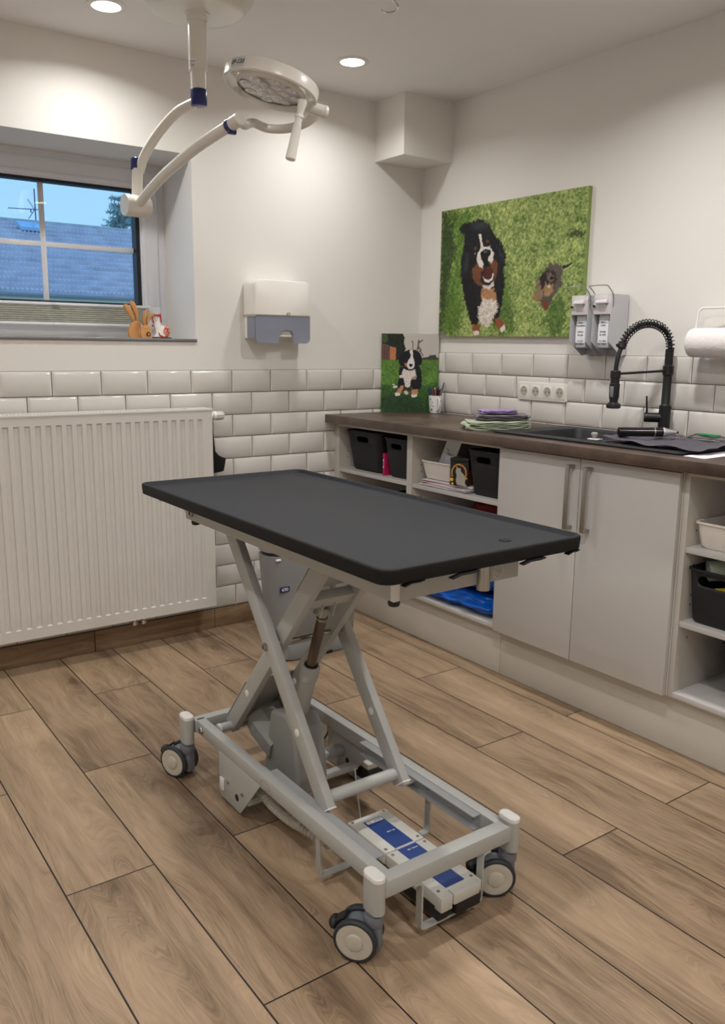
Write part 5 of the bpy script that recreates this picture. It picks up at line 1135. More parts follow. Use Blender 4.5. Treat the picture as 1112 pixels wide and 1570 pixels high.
# bandage rolls in the right basket
def roll(label, c, d_, r, ln_, col, col2):
    o = thing('bandage_roll', label, 'bandage roll', tuple(c), 'bandage rolls in the right black basket'); d_ = Vector(d_).normalized(); c = Vector(c)
    b = MB().use(mat('wrap_%d_%d_%d' % col, col, .35, var=.08)); b.lathe(c-d_*ln_/2, d_, [(r*.55, 0), (r, .001), (r, ln_-.001), (r*.55, ln_)], n=32, caps=False); b.build('wrap', None, o)
    b = MB().use(mat('core_%d_%d_%d' % col2, col2, .6, var=.05)); b.lathe(c-d_*ln_/2, d_, [(.004, .0015), (r*.58, .0015), (r*.58, ln_-.0015), (.004, ln_-.0015)], n=28); b.build('core', None, o)
    b = MB().use(mat('seam_%d_%d_%d' % col, tuple(int(q*.55) for q in col), .5))
    for t in (.25, .34): b.lathe(c-d_*ln_/2, d_, [(r+.0004, ln_*t), (r+.0004, ln_*t+.003)], n=32, caps=False)
    b.build('printed_band', None, o)
roll('pale green and white wrapped roll, leftmost in the right black basket', (-.440, -2.086, .634), (-.72, .66, -.10), .033, .09, (176, 190, 176), (200, 204, 204))
roll('yellow wrapped roll lying at the top of the right black basket', (-.442, -2.180, .648), (-.66, .55, .25), .024, .10, (222, 204, 40), (150, 146, 168))
roll('yellow wrapped roll seen through the handle hole of the right black basket', (-.484, -2.122, .572), (-.80, .58, -.05), .018, .05, (214, 190, 36), (160, 158, 166))
roll('yellow wrapped roll at the right picture edge in the black basket', (-.43, -2.262, .622), (-.6, .2, .3), .028, .09, (226, 206, 50), (176, 170, 180))

# ------------------------------------------------------------------ waste bin below the table
bn_ = thing('waste_bin', 'grey plastic waste bin with blue 690 badge on the floor behind the table', 'bin', (-.96, -.42, 0))
b = MB().use(M_bin)
def binring(z, x0, x1, y0, y1, r=.070):
    out = []
    for cx, cy, a in ((x1-r, y0+r, -90), (x1-r, y1-r, 0), (x0+r, y1-r, 90), (x0+r, y0+r, 180)):
        for i in range(9): t = math.radians(a+11.25*i); out.append(b.bm.verts.new((cx+r*math.cos(t), cy+r*math.sin(t), z)))
    return out
pr = [(.004, .030), (.012, .024), (.070, .022), (.074, .026), (.080, .026), (.084, .019), (.28, .008), (.468, .0)]
b.skin([binring(z, -1.245+i*1.9, -.785-i*.6, -.606+i*.4, -.440-i*.5) for z, i in pr]); b.build('body', None, bn_)
b = MB().use(M_blk); b.skin([binring(z, -1.245+i, -.785-i, -.606+i, -.440-i) for z, i in ((.468, .008), (.484, .008))]); b.build('lid_gap', None, bn_)
b = MB().use(M_bin); b.skin([binring(z, -1.245+i, -.785-i, -.606+i, -.440-i) for z, i in ((.484, .0), (.530, .004), (.552, .02), (.562, .06))]); b.build('lid', None, bn_)
MB().use(M_blk).box(-.815, -.775, -.52, -.455, .0, .014, bev=.003).build('foot', None, bn_); MB().use(M_blk).box(-1.02, -.94, -.600, -.57, .0, .014, bev=.003).build('foot', None, bn_)
b = MB().use(M_cap).box(-1.222, -1.200, -.606, -.594, .452, .460, bev=.003); b.build('catch', None, bn_)
bd = MB().use(mat('badge_navy', (24, 28, 92), .3)).box(-1.209, -1.163, -.6085, -.6030, .318, .340, bev=.0018).build('badge', None, bn_)
text_mesh('690', .021, (-1.186, -.6095, .329), (1, 0, 0), (0, 0, 1), M_paper, 'badge_number', bd, extrude=.0004)

# ================================================================== EXAMINATION TABLE
tb_ = thing('examination_table', 'examination table with black tray top, grey scissor frame and four casters', 'examination table', (-1.70, -1.73, 0))
TX0, TX1, TY0, TY1, TZ = -1.984, -1.416, -2.330, -1.108, .9150
def rr_pts(x0, x1, y0, y1, r, n_=6):
    out = []
    for cx, cy, a in ((x1-r, y0+r, -90), (x1-r, y1-r, 0), (x0+r, y1-r, 90), (x0+r, y0+r, 180)):
        for i in range(n_+1): t = math.radians(a+90/n_*i); out.append((cx+r*math.cos(t), cy+r*math.sin(t)))
    return out
def rr_ring(b, x0, x1, y0, y1, r, z, ins): return [b.bm.verts.new((x, y, z)) for x, y in rr_pts(x0+ins, x1-ins, y0+ins, y1-ins, max(.006, r-ins))]
b = MB().use(M_rubedge)
R = [rr_ring(b, TX0, TX1, TY0, TY1, .034, z, i) for z, i in ((TZ-.032, .012), (TZ-.032, .005), (TZ-.029, .002), (TZ-.006, .0), (TZ-.002, .001), (TZ-.0004, .003), (TZ, .006), (TZ-.0003, .0095))]
b.skin(R, caps=False); c1 = b.bm.faces.new(R[0][::-1]); c1.material_index = 0
b.use(M_rub)
R2 = [rr_ring(b, TX0, TX1, TY0, TY1, .034, z, i) for z, i in ((TZ-.0003, .0095), (TZ-.002, .0115), (TZ-.0090, .0150), (TZ-.0105, .0175), (TZ-.011, .022))]
b.skin(R2, caps=False); f = b.bm.faces.new(R2[-1]); f.material_index = b.mats.index(M_rub)
b.build('tray_top', None, tb_)
b = MB().use(mat('drain_hole_black', (2, 2, 2), .9)); b.lathe((-1.577, -2.235, TZ-.0112), (0, 0, 1), [(.0140, 0), (.0140, .0012), (.0120, .0014), (.001, .0013)], n=28, caps=False); b.build('drain_hole', None, tb_)
MB().use(M_steel).cyl((-1.664, -2.262, .884), (-1.664, -2.262, .812), .0145, n=28).build('drain_spout', None, tb_)
# clips under the tray edge
for (x, y, dx, dy) in ((-1.905, -2.318, .025, 0), (-1.78, -2.326, .036, 0), (-1.585, -2.326, .034, 0), (-1.452, -2.318, .018, 0)):
    MB().use(M_blk).strip([(x-dx, y-.001, TZ-.0395), (x-dx*.4, y-.003, TZ-.0340), (x+dx*.5, y-.003, TZ-.0342), (x+dx, y-.001, TZ-.0325)], .014, .0022, (0, 1, 0)).build('tray_clip', None, tb_)
# top frame
UX0, UX1, UY0, UY1, UZ0, UZ1 = -1.903, -1.552, -2.252, -1.262, .822, .8825
b = MB().use(M_frame)
b.box(UX0, UX0+.030, UY0, UY1, UZ0, UZ1, bev=.003); b.box(UX1-.030, UX1, UY0, UY1, UZ0, UZ1, bev=.003)
b.box(UX0+.028, UX1-.028, UY1-.03, UY1, UZ0, UZ1, bev=.003)
b.build('top_frame', None, tb_)
ep = MB().use(M_frame).box(UX0+.002, UX1, UY0-.0035, UY0+.004, UZ0+.001, UZ1, bev=.001).build('end_plate', None, tb_)
b = MB().use(M_cap); b.box(UX0-.002, UX0+.0145, UY0-.007, UY0+.004, UZ0+.001, UZ1-.002, bev=.002); b.build('end_cap', None, tb_)
b = MB().use(mat('pale_emblem', (206, 206, 200), .5)); b.lathe((-1.617, UY0-.0038, .845), (0, -1, 0), [(.0165, 0), (.0165, .0008), (.0140, .0008), (.0140, 0)], n=36, caps=False)
b.tube([(-1.617-.012, UY0-.0042, .850), (-1.617-.002, UY0-.0042, .842), (-1.617+.010, UY0-.0042, .846)], .0012, n=5); b.build('ring_emblem', None, ep)
for (x, y) in ((UX0+.014, UY0+.012), (UX0+.014, UY1-.04)):
    MB().use(M_blk).lathe((x, y, UZ0), (0, 0, -1), [(.012, 0), (.013, .006), (.011, .012), (.006, .014)], n=18).build('rubber_buffer', None, tb_)
MB().use(M_cap).cyl((UX0+.012, UY1-.003, .845), (UX0+.012, UY1+.010, .845), .012, n=18, bev=.002).build('end_plug', None, tb_)
def bolt(x, y, z, parent, d=-1, r=.0115):
    b = MB().use(M_steel); b.lathe((x, y, z), (d, 0, 0), [(r, 0), (r, .003), (r*.9, .006), (r*.55, .007), (r*.5, .003)], n=24)
    b.build('bolt', None, parent)
bolt(UX0, -1.305, .845, tb_)
MB().use(M_steel).cyl((-1.93, -1.16, .884), (-1.93, -1.16, .862), .011, n=16).build('accessory_tube', None, tb_)
# scissor arms
ZL, ZH = .185, .800
outer_lo, outer_hi = (-1.915, .182), (-1.400, .835)
inner_lo, inner_hi = (-1.322, .170), (-1.872, .835)
def arm(x, lo, hi, w_=.050, t_=.0245):
    p0 = Vector((x, lo[0], lo[1])); p1 = Vector((x, hi[0], hi[1]))
    return MB().use(M_frame).bar(p0, p1, t_, w_, side=(1, 0, 0), bev=.0028).build('scissor_arm', None, tb_)
XA, XB, XC, XD = -1.832, -1.596, -1.795, -1.633     # outer left, outer right, inner left, inner right (tube centres)
arms = {}
for nm, x, lo, hi in (('A', XA, outer_lo, outer_hi), ('B', XB, outer_lo, outer_hi), ('C', XC, inner_lo, inner_hi), ('D', XD, inner_lo, inner_hi)):
    a_ = arm(x, lo, hi); arms[nm] = a_
    d_ = (Vector((0, hi[0]-lo[0], hi[1]-lo[1]))).normalized()
    if nm in 'AB':
        p = Vector((x, lo[0], lo[1])); MB().use(M_cap).bar(p-d_*.003, p+d_*.001, .0255, .051, side=(1, 0, 0), bev=.001).build('arm_end_cap', None, a_)
    q = .245 if nm in 'AB' else .225
    c = Vector((x-.0123, lo[0]+(hi[0]-lo[0])*q, lo[1]+(hi[1]-lo[1])*q))
    b = MB().use(M_cap).lathe(c, (-1, 0, 0), [(.0105, 0), (.0100, .0016), (.006, .0028)], n=24); b.build('plug_cap', None, a_)
bolt(XA-.0123, -1.628, .527, arms['A'])
b = MB().use(M_steel).cyl((XA, -1.641, .541-.006), (XB, -1.641, .541-.006), .007, n=12); b.build('pivot_shaft', None, tb_)
# lower roller tube between the outer arms, with the rollers in the side channels
b = MB().use(M_frame).cyl((XA+.012, -1.898, .204), (XB-.012, -1.898, .204), .0165, n=28); b.build('roller_tube', None, tb_)
b = MB().use(M_cap); b.cyl((XA-.012, -1.898, .204-.036), (-1.852, -1.898, .204-.036), .010, n=18); b.cyl((XB+.012, -1.893, .168), (-1.530, -1.893, .168), .0125, n=18, bev=.002); b.build('rollers', None, tb_)
# fixed lower tube for the inner arms
b = MB().use(M_frame).cyl((-1.855, -1.337, .176), (-1.530, -1.337, .176), .0145, n=28); b.build('pivot_tube', None, tb_)
MB().use(M_cap).cyl((-1.8485, -1.337, .176), (-1.8440, -1.337, .176), .0155, n=24).build('tube_collar', None, tb_)
# plates between the inner arms (upper side)
di = Vector((0, inner_hi[0]-inner_lo[0], inner_hi[1]-inner_lo[1])).normalized(); L_i = math.hypot(inner_hi[0]-inner_lo[0], inner_hi[1]-inner_lo[1])
no = Vector((0, di.z, -di.y));                     # upward/back normal
no = no if no.z > 0 else -no
pt = lambda s: Vector((0, inner_lo[0], inner_lo[1]))+di*s
def plate(s0, s1, m, nm):
    p0 = pt(s0)+no*.0275; p1 = pt(s1)+no*.0275; p0.x = p1.x = (XC+XD)/2
    MB().use(m).bar(p0, p1, (XD-XC)+.026, .003, side=(1, 0, 0)).build(nm, None, tb_)
plate(.015, .215, M_frame, 'lower_cover_plate'); plate(.665, L_i-.01, M_frame, 'upper_cover_plate')
c = pt(.648); MB().use(M_frame).bar((XC+.010, c.y, c.z), (XD-.010, c.y, c.z), .040, .030, side=tuple(di), bev=.003).build('cross_member', None, tb_)
c = pt(.045)
MB().use(M_frame).bar((XC+.010, c.y, c.z), (XD-.010, c.y, c.z), .030, .030, side=tuple(di), bev=.003).build('cross_member', None, tb_)
# lifting actuator
xa = -1.714
act = MB().use(M_frame).lathe((xa, -1.570, .228), tuple(Vector((0, -.088, .247)).normalized()), [(.020, 0), (.0225, .004), (.0225, .190), (.0265, .194), (.0265, .236), (.0235, .240), (.0175, .2405)], n=32).build('actuator_sleeve', None, tb_)
aD = Vector((0, -.088, .247)).normalized(); a0 = Vector((xa, -1.570, .228))
MB().use(M_rod).cyl(a0+aD*.239, a0+aD*.406, .0145, n=28).build('piston_rod', None, act)
MB().use(M_blk).lathe(a0+aD*.2405, tuple(aD), [(.0195, 0), (.0195, .0015), (.0146, .002)], n=28, caps=False).build('wiper_seal', None, act)
b = MB().use(M_steel).cyl(a0+aD*.404, a0+aD*.434, .0125, .0110, n=24); b.cyl(a0+aD*.396, a0+aD*.402, .0158, n=24)
b.build('rod_end', None, act)
pe = a0+aD*.426
for s in (-1, 1): MB().use(M_frame).bar(pe+Vector((s*.020, 0, -.010)), Vector((xa+s*.020, pt(.648).y, pt(.648).z)), .004, .030, side=(1, 0, 0)).build('clevis_plate', None, act)
MB().use(M_chrome).cyl(pe+Vector((-.030, 0, 0)), pe+Vector((.030, 0, 0)), .0065, n=14).build('clevis_pin', None, act)
# motor housings
mo = MB().use(M_frame2)
mg_ = mat('motor_grey', (140, 141, 137), .5, var=.03)
b = MB().use(mg_)
def hexring(c, ax, r, n_=8, ph=PI/8, sy=1.0):
    a, bb = Vector((1, 0, 0)), Vector(ax).cross(Vector((1, 0, 0))).normalized(); return [b.bm.verts.new(Vector(c)+a*(math.cos(ph+2*PI*i/n_)*r)+bb*(math.sin(ph+2*PI*i/n_)*r*sy)) for i in range(n_)]
ax = Vector((0, .90, .30)).normalized(); mc = Vector((-1.728, -1.505, .165))
b.skin([hexring(mc+ax*t, ax, r) for t, r in ((-.02, .054), (.085, .058), (.120, .052), (.130, .040))], sm=False); b.build('motor_housing', None, tb_, auto=False)
b = MB().use(mg_)
gy = [(-1.515, .285), (-1.600, .300), (-1.648, .262), (-1.668, .120), (-1.655, .070), (-1.520, .048), (-1.470, .075)]
b.prism([(y, z) for y, z in gy], 0, -1.770, -1.668, bev=.010); b.build('gear_housing', None, tb_, auto=False)
MB().use(M_blk).tube([(-1.70, -1.52, .285), (-1.705, -1.50, .300), (-1.72, -1.505, .304), (-1.735, -1.535, .297)], .0028, n=8).build('motor_cable', None, tb_)
# ---- base frame
BX0, BX1, BZ0, BZ1 = -1.888, -1.503, .146, .187
b = MB().use(M_frame)
for x0, x1 in ((BX0, BX0+.030), (BX1-.030, BX1)):
    b.box(x0, x1, -2.200, -1.255, BZ0, BZ1, bev=.003)
b.box(BX0-.006, BX1+.006, -2.235, -2.198, BZ0, BZ1, bev=.003); b.box(BX0-.006, BX1+.006, -1.268, -1.236, BZ0, BZ1, bev=.003)
b.build('base_frame', None, tb_)
bolt(BX0, -1.300, .166, tb_, r=.0105)
for s, xx in ((1, BX0+.0302), (-1, BX1-.0302)):
    b = MB().use(mat('channel_steel', (160, 162, 164), .3, var=.03))
    b.box(min(xx, xx+s*.024), max(xx, xx+s*.024), -2.150, -1.665, BZ1-.0052, BZ1-.0022)
    b.box(min(xx, xx+s*.002), max(xx, xx+s*.002), -2.1495, -1.6655, BZ0+.003, BZ1-.0052); b.box(min(xx, xx+s*.022), max(xx, xx+s*.022), -2.150, -1.665, BZ0, BZ0+.003)
    b.build('roller_channel', None, tb_)
b = MB().use(M_steel)
for yy in (-1.95, -2.125): b.cyl((BX1-.0325, yy, .160), (BX1-.0355, yy, .160), .0035, n=10)
b.build('channel_rivets', None, tb_)
# side skirts
for x0, x1, nm in ((BX0-.001, BX0+.002, 'L'), (BX1-.002, BX1+.001, 'R')):
    sp_ = MB().use(M_frame).prism([(-1.418, BZ0+.004), (-1.418, .022), (-1.428, .012), (-1.545, .010), (-1.552, .014), (-1.668, BZ0+.004)], 0, x0, x1, bev=.0006).build('side_plate', None, tb_)
    b = MB().use(M_ink)
    for (y, z, r) in ((-1.530, .052, .0105),): b.cyl((x0-.0006, y, z), (x1+.0006, y, z), r, n=20)
    if nm == 'L':
        b.build('cable_hole', None, sp_)
        MB().use(M_cap).box(x0-.006, x0, -1.453, -1.431, .038, .076, bev=.002).build('white_button', None, sp_)
        b = MB().use(M_steel)
        for y, z in ((-1.478, .076), (-1.566, .078)): b.cyl((x0-.004, y, z), (x0, y, z), .0048, n=12)
        b.build('screws', None, sp_)
        MB().use(mat('maker_plate', (178, 174, 170), .3)).box(BX0-.0008, BX0+.001, -1.735, -1.660, BZ0+.005, BZ1-.006, bev=.0004).build('maker_plate', None, tb_)
        bb2 = MB().use(mat('maker_plate_print', (140, 138, 138), .4)).tube([(BX0-.0010, -1.697+.026*math.cos(t*PI/8), .166+.011*math.sin(t*PI/8)) for t in range(17)], .0008, n=5, smooth=0); bb2.build('maker_plate_oval', None, tb_)
    else: b.build('cable_hole', None, sp_)
b = MB().use(M_frame)
b.box(BX0+.003, BX1-.003, -1.515, -1.480, .066, .092, bev=.003); b.build('cross_bar', None, tb_); MB().use(M_frame).box(BX0+.003, BX1-.003, -1.590, -1.565, .050, .070, bev=.003).build('cross_bar', None, tb_)
# corrugated conduit under the left rail
cp = [Vector((-1.852, -1.585, .098)), Vector((-1.850, -1.66, .078)), Vector((-1.846, -1.74, .074)), Vector((-1.838, -1.82, .080)), Vector((-1.815, -1.90, .070))]
S = catmull(cp, 22); b = MB().use(mat('conduit_grey', (176, 170, 158), .5)); rs = []; a = None
for i in range(len(S)):
    dd = (S[min(i+1, len(S)-1)]-S[max(i-1, 0)]).normalized()
    if a is None: a, bb_ = b.frame(dd)
    else: a = (a-dd*a.dot(dd)).normalized(); bb_ = dd.cross(a)
    rs.append(b.ring(S[i], a, bb_, .0125 if i % 3 else .0080, 14))
b.skin(rs); b.build('corrugated_conduit', None, tb_)
# U-shaped hoops that carry the foot control
def hoop(pts, side, nm='foot_control_bracket', w_=.020):
    MB().use(M_frame).strip(catmull([Vector(p) for p in pts], 1), w_, .0042, side).build(nm, None, tb_)
yh = -1.935
hoop([(-1.872, yh, BZ0+.002), (-1.872, yh, .034), (-1.869, yh, .027), (-1.862, yh, .024), (-1.530, yh, .024), (-1.523, yh, .027), (-1.520, yh, .034), (-1.520, yh, BZ0+.002)], (0, 1, 0))
yh = -2.226
hoop([(-1.812, yh, BZ0-.001), (-1.798, yh, BZ0-.001), (-1.791, yh, BZ0-.004), (-1.788, yh, BZ0-.012), (-1.788, yh, .034), (-1.785, yh, .027), (-1.778, yh, .024), (-1.612, yh, .024), (-1.605, yh, .027), (-1.602, yh, .034), (-1.602, yh, BZ0-.012), (-1.599, yh, BZ0-.004), (-1.592, yh, BZ0-.001), (-1.578, yh, BZ0-.001)], (0, 1, 0))
# ---- casters
def caster(px_, py_, ang, name='caster'):
    """post centre; ang = direction the fork trails (radians)"""
    o = bpy.data.objects.new(name, None)
    # the post is part of the table; fork and wheels below it
    b = MB().use(M_frame); pr_ = []
    def stad(z, k=1.0, hw=.0165, hl=.013):
        out = []
        for i in range(24):
            t = 2*PI*i/24; out.append(b.bm.verts.new((px_+hw*k*math.cos(t), py_+(hl if math.sin(t) > 0 else -hl)*1.0+hw*k*math.sin(t), z)))
        return out
    b.skin([stad(z, k) for z, k in ((.115, .97), (.118, 1), (.192, 1), (.194, 1))]); po = b.build('caster_post', None, tb_)
    b = MB().use(M_cap); b.skin([stad(z, k) for z, k in ((.1935, .99), (.199, 1.0), (.2025, .96), (.204, .85))]); b.build('post_cap', None, po)
    t = Vector((math.cos(ang), math.sin(ang), 0)); s = Vector((-t.y, t.x, 0)); up = Vector((0, 0, 1)); c = Vector((px_, py_, 0)); wc = c+t*.034+up*.050
    b = MB().use(M_fork)
    b.lathe(c+up*.078, (0, 0, 1), [(.019, 0), (.0225, .008), (.0225, .026), (.021, .029), (.0185, .029), (.0185, .037)], n=28)
    # hood between the wheels
    rs = []
    for a in range(200, -30, -20):
        r_ = math.radians(a); q = wc+t*(-math.cos(r_)*.040)*-1+up*(math.sin(r_)*.040); rs.append(q)
    hood = [wc+t*(.041*math.cos(math.radians(a)))+up*(.041*math.sin(math.radians(a))) for a in range(-20, 201, 20)]
    A = [b.bm.verts.new(p+s*.0175) for p in hood]; B = [b.bm.verts.new(p-s*.0175) for p in hood]
    fs = [b.bm.faces.new((A[i], A[i+1], B[i+1], B[i])) for i in range(len(A)-1)]; fs += [b.bm.faces.new(A[::-1]+[]), b.bm.faces.new(B)]; b._mark(fs, False)
    b.bar(c+up*.020-t*.004, c+up*.082-t*.002, .030, .030, side=tuple(t), bev=.006)
    ca = b.build('caster_fork', None, tb_)
    for sg in (-1, 1):
        w0 = wc+s*sg*.0185
        b = MB().use(M_tyre).lathe(w0, tuple(s*sg), [(.030, 0), (.0455, .0), (.0500, .004), (.0500, .0125), (.0465, .0160), (.0420, .0165), (.0420, .010)], n=48, caps=False)
        wh = b.build('wheel', None, ca)
        b = MB().use(M_wheel).lathe(w0, tuple(s*sg), [(.0425, .0125), (.0420, .0155), (.0400, .0160), (.022, .0150), (.0205, .0145), (.0190, .0150), (.0185, .0190), (.012, .0205), (.0005, .0205)], n=40, caps=False); b.build('wheel_disc', None, wh)
        pv = w0+s*sg*.0208
    b = MB().use(M_steel); w1 = wc-s*.0395; b.bar(w1-t*.013-up*.008*0, w1+t*.013, .0008, .0016, side=tuple(s)); b.build('axle_slot', None, ca)
    # brake pedal at the trailing side
    b = MB().use(M_blk); bp_ = wc+t*.042+up*.028
    b.bar(bp_-t*.014+up*.014, bp_+t*.010-up*.004, .030, .007, side=tuple(s), bev=.003)
    tt = bmesh.new(); bmesh.ops.create_uvsphere(tt, u_segments=20, v_segments=12, radius=1)
    for v in tt.verts: v.co = bp_+t*(.014+v.co.x*.013)+s*(v.co.y*.019)+up*(-.012+v.co.z*.015)
    b.merge(tt, sm=True)
    b.build('brake_pedal', None, ca)
th = lambda v: math.atan2(v.y, v.x)
cl = Vector((-CR.x, -CR.y, 0))
caster(-1.9075, -2.214, math.radians(127))
caster(-1.4975, -2.214, th(cl)+math.radians(2))
caster(-1.9120, -1.245, math.radians(115))
caster(-1.4900, -1.245, math.radians(-20))

# ---- foot control (rests on the hoops)
fc = thing('foot_control', 'long grey and blue foot control lying in brackets under the table base', 'foot switch', (-1.69, -2.06, .0262))
FZ0, FZ1 = .0268, .0950
fa, fb_ = (-1.748, -1.628), (-1.872, -2.262)
M_ped = mat('pedal_grey', (196, 194, 186), .45, var=.02)
ym = -2.040; x0, x1 = -1.7440, -1.6180
b = MB().use(M_blk); b.box(x0+.006, x1-.006, -2.235, -1.878, FZ0, FZ0+.042, bev=.004); b.box(x0+.002, x0+.032, -2.240, -2.205, FZ0+.002, FZ0+.036, bev=.003); b.box(x0+.048, x1-.002, -2.250, -2.205, FZ0+.006, FZ0+.042, bev=.003); b.build('base', None, fc)
b = MB().use(M_ped)
b.box(x0, x1, ym+.0010, fb_[0], FZ1-.033, FZ1, bev=.004); b.build('rear_pedal', None, fc)
b = MB().use(M_ped); b.box(x0, x1, -2.232, ym-.0010, FZ1-.033, FZ1, bev=.004); b.box(x0+.001, x0+.036, -2.250, -2.225, FZ1-.040, FZ1-.003, bev=.003); b.box(x0+.037, x1-.009, -2.254, -2.225, FZ1-.030, FZ1-.002, bev=.003); b.box(x1-.008, x1+.001, -2.248, -2.210, FZ1-.034, FZ1-.003, bev=.002); b.build('front_pedal', None, fc)
l1 = MB().use(M_blue).box(x0+.034, x1-.034, ym+.004, fb_[0]-.026, FZ1-.0005, FZ1+.0006).build('blue_label', None, fc)
l2 = MB().use(M_blue).box(x0+.034, x1-.034, -2.226, ym-.004, FZ1-.0005, FZ1+.0006).build('blue_label', None, fc)
MB().use(mat('label_gap', (186, 176, 182), .4)).box(x0+.034, x1-.034, ym-.004, ym+.004, FZ1-.0004, FZ1+.0004).build('label_gap', None, fc)
b = MB().use(M_paper); lz = FZ1+.0007; ly = fb_[0]-.036
b.box(x0+.040, x0+.050, ly-.006, ly+.006, lz, lz+.0004); b.box(x0+.052, x1-.037, ly-.006, ly+.006, lz, lz+.0004); lb = b.build('maker_box', None, fc)
text_mesh('L', .010, (x0+.045, ly, lz+.0006), (1, 0, 0), (0, 1, 0), M_blue, 'maker_letter', lb, extrude=.0002)
text_mesh('LINAK', .0085, (x0+.0795-.006, ly, lz+.0006), (1, 0, 0), (0, 1, 0), M_blue, 'maker_lettering', lb, extrude=.0002)
text_mesh('Auf / up', .0075, (x0+.072, ym+.072, FZ1+.0010), (1, 0, 0), (0, 1, 0), M_paper, 'label_text', l1, extrude=.0002)
text_mesh('Ab / down', .0075, (x0+.070, ym-.020, FZ1+.0010), (1, 0, 0), (0, 1, 0), M_paper, 'label_text', l2, extrude=.0002)
b = MB().use(M_frame2)
for xx in (x0+.012, x1-.012):
    for yy in (fb_[0]-.010, ym+.014, ym-.014, -2.225): b.cyl((xx, yy, FZ1-.001), (xx, yy, FZ1+.0008), .0042, n=14)
b.build('screws', None, fc)
cb_ = MB().use(mat('cable_grey', (176, 172, 166), .5)).tube([(-1.735, -1.868, .062), (-1.742, -1.835, .055), (-1.712, -1.81, .03), (-1.690, -1.84, .014), (-1.655, -1.83, .012), (-1.63, -1.78, .010), (-1.60, -1.73, .012), (-1.575, -1.68, .05), (-1.565, -1.655, .10)], .0026, n=8, smooth=6)
cb_.build('cable', None, fc)
# second, smaller switch box on the far side under the table
fs_ = thing('small_foot_switch', 'small black and white switch box on the floor under the far table rail', 'foot switch', (-1.435, -1.555, 0))
MB().use(M_frame).box(-1.4940, -1.3750, -1.6250, -1.4850, .001, .008, bev=.001).build('base_plate', None, fs_)
MB().use(M_blk).box(-1.4866, -1.3824, -1.6150, -1.5000, .0085, .052, bev=.003).build('lower_body', None, fs_)
MB().use(M_ped).box(-1.4903, -1.3787, -1.6180, -1.4980, .0525, .072, bev=.004).build('pedal', None, fs_)
MB().use(M_blk).box(-1.4754, -1.3936, -1.5900, -1.5500, .0725, .088, bev=.006).build('pedal_pad', None, fs_)
MB().use(M_cap).box(-1.4717, -1.3973, -1.5420, -1.5200, .0725, .080, bev=.002).build('white_strip', None, fs_)

# ================================================================== CEILING OPERATING LAMP
sl_ = thing('operating_lamp', 'white ceiling-mounted operating lamp with ring-shaped head, curved arms and navy collars', 'lamp', (-1.583, -.742, 2.1))
c0 = Vector((-1.583, -.742, 0))
b = MB().use(M_lamp).lathe((c0.x, c0.y, 2.388), (0, 0, 1), [(.001, 0), (.130, .0), (.146, .003), (.156, .012), (.188, .050), (.205, .080), (.212, .097)], n=56); b.build('ceiling_canopy', None, sl_)
b = MB().use(M_lamp).lathe((c0.x, c0.y, 2.389), (0, 0, -1), [(.040, -.001), (.040, .006), (.0335, .008), (.0335, .028)], n=36); b.build('canopy_flange', None, sl_)
b = MB().use(M_lamp).lathe((c0.x, c0.y, 2.365), (0, 0, -1), [(.0305, 0), (.0305, .150), (.0300, .152), (.0255, .152), (.0255, .215)], n=36); tu = b.build('drop_tube', None, sl_)
lb = MB().use(M_paper)
aa = math.atan2(-CF.y, -CF.x)
def curved_patch(b, c, r, z0, z1, a0, a1, n_=8):
    for i in range(n_):
        t0 = a0+(a1-a0)*i/n_; t1 = a0+(a1-a0)*(i+1)/n_
        b.quad((c.x+r*math.cos(t0), c.y+r*math.sin(t0), z0), (c.x+r*math.cos(t1), c.y+r*math.sin(t1), z0), (c.x+r*math.cos(t1), c.y+r*math.sin(t1), z1), (c.x+r*math.cos(t0), c.y+r*math.sin(t0), z1))
curved_patch(lb, c0, .0308, 2.218, 2.246, aa-1.2, aa+.05)
ts = lb.build('type_sticker', None, tu)
lb = MB().use(mat('small_print', (84, 84, 80), .7))
for k, (f0, f1) in enumerate(((.1, .5), (.05, .95), (.1, .6), (.1, .9), (.2, .85))):
    curved_patch(lb, c0, .0310, 2.240-.0048*k-.001, 2.240-.0048*k+.0008, aa-1.15+1.1*f0, aa-1.15+1.1*f1)
lb.build('small_print', None, ts)
b = MB().use(M_navy).lathe((c0.x, c0.y, 2.154), (0, 0, -1), [(.0265, -.002), (.0275, 0), (.0270, .044), (.0255, .049), (.022, .050)], n=36); b.build('swivel_collar', None, sl_)
MB().use(M_chrome).sphere(tuple(c0+Vector((-CF.x, -CF.y, 0)).normalized()*.027+Vector((.006, 0, 2.142))), .0022, 8).build('grub_screw', None, sl_)
a1 = [(-1.583, -.742, 2.122), (-1.600, -.706, 2.114), (-1.625, -.662, 2.097), (-1.652, -.604, 2.058), (-1.672, -.540, 2.012), (-1.686, -.492, 1.966), (-1.692, -.470, 1.925)]
MB().use(M_lamp).tube(a1, .0165, n=20, smooth=6).build('upper_arm', None, sl_)
b = MB().use(M_lamp).cyl((-1.699, -.468, 1.935), (-1.704, -.466, 1.835), .0190, n=28); b.build('joint_post', None, sl_)
b = MB().use(M_navy).cyl((-1.7005, -.463, 1.930), (-1.6985, -.463, 1.972), .0205, n=28, bev=.002); b.build('joint_collar', None, sl_)
bx = Vector((-1, -.07, 0)).normalized(); bc = Vector((-1.712, -.478, 1.806))
b = MB().use(M_lamp).lathe(bc-bx*.046, tuple(bx), [(.034, 0), (.0375, .003), (.0375, .086), (.0365, .090), (.036, .092)], n=40); b.build('spring_joint_barrel', None, sl_)
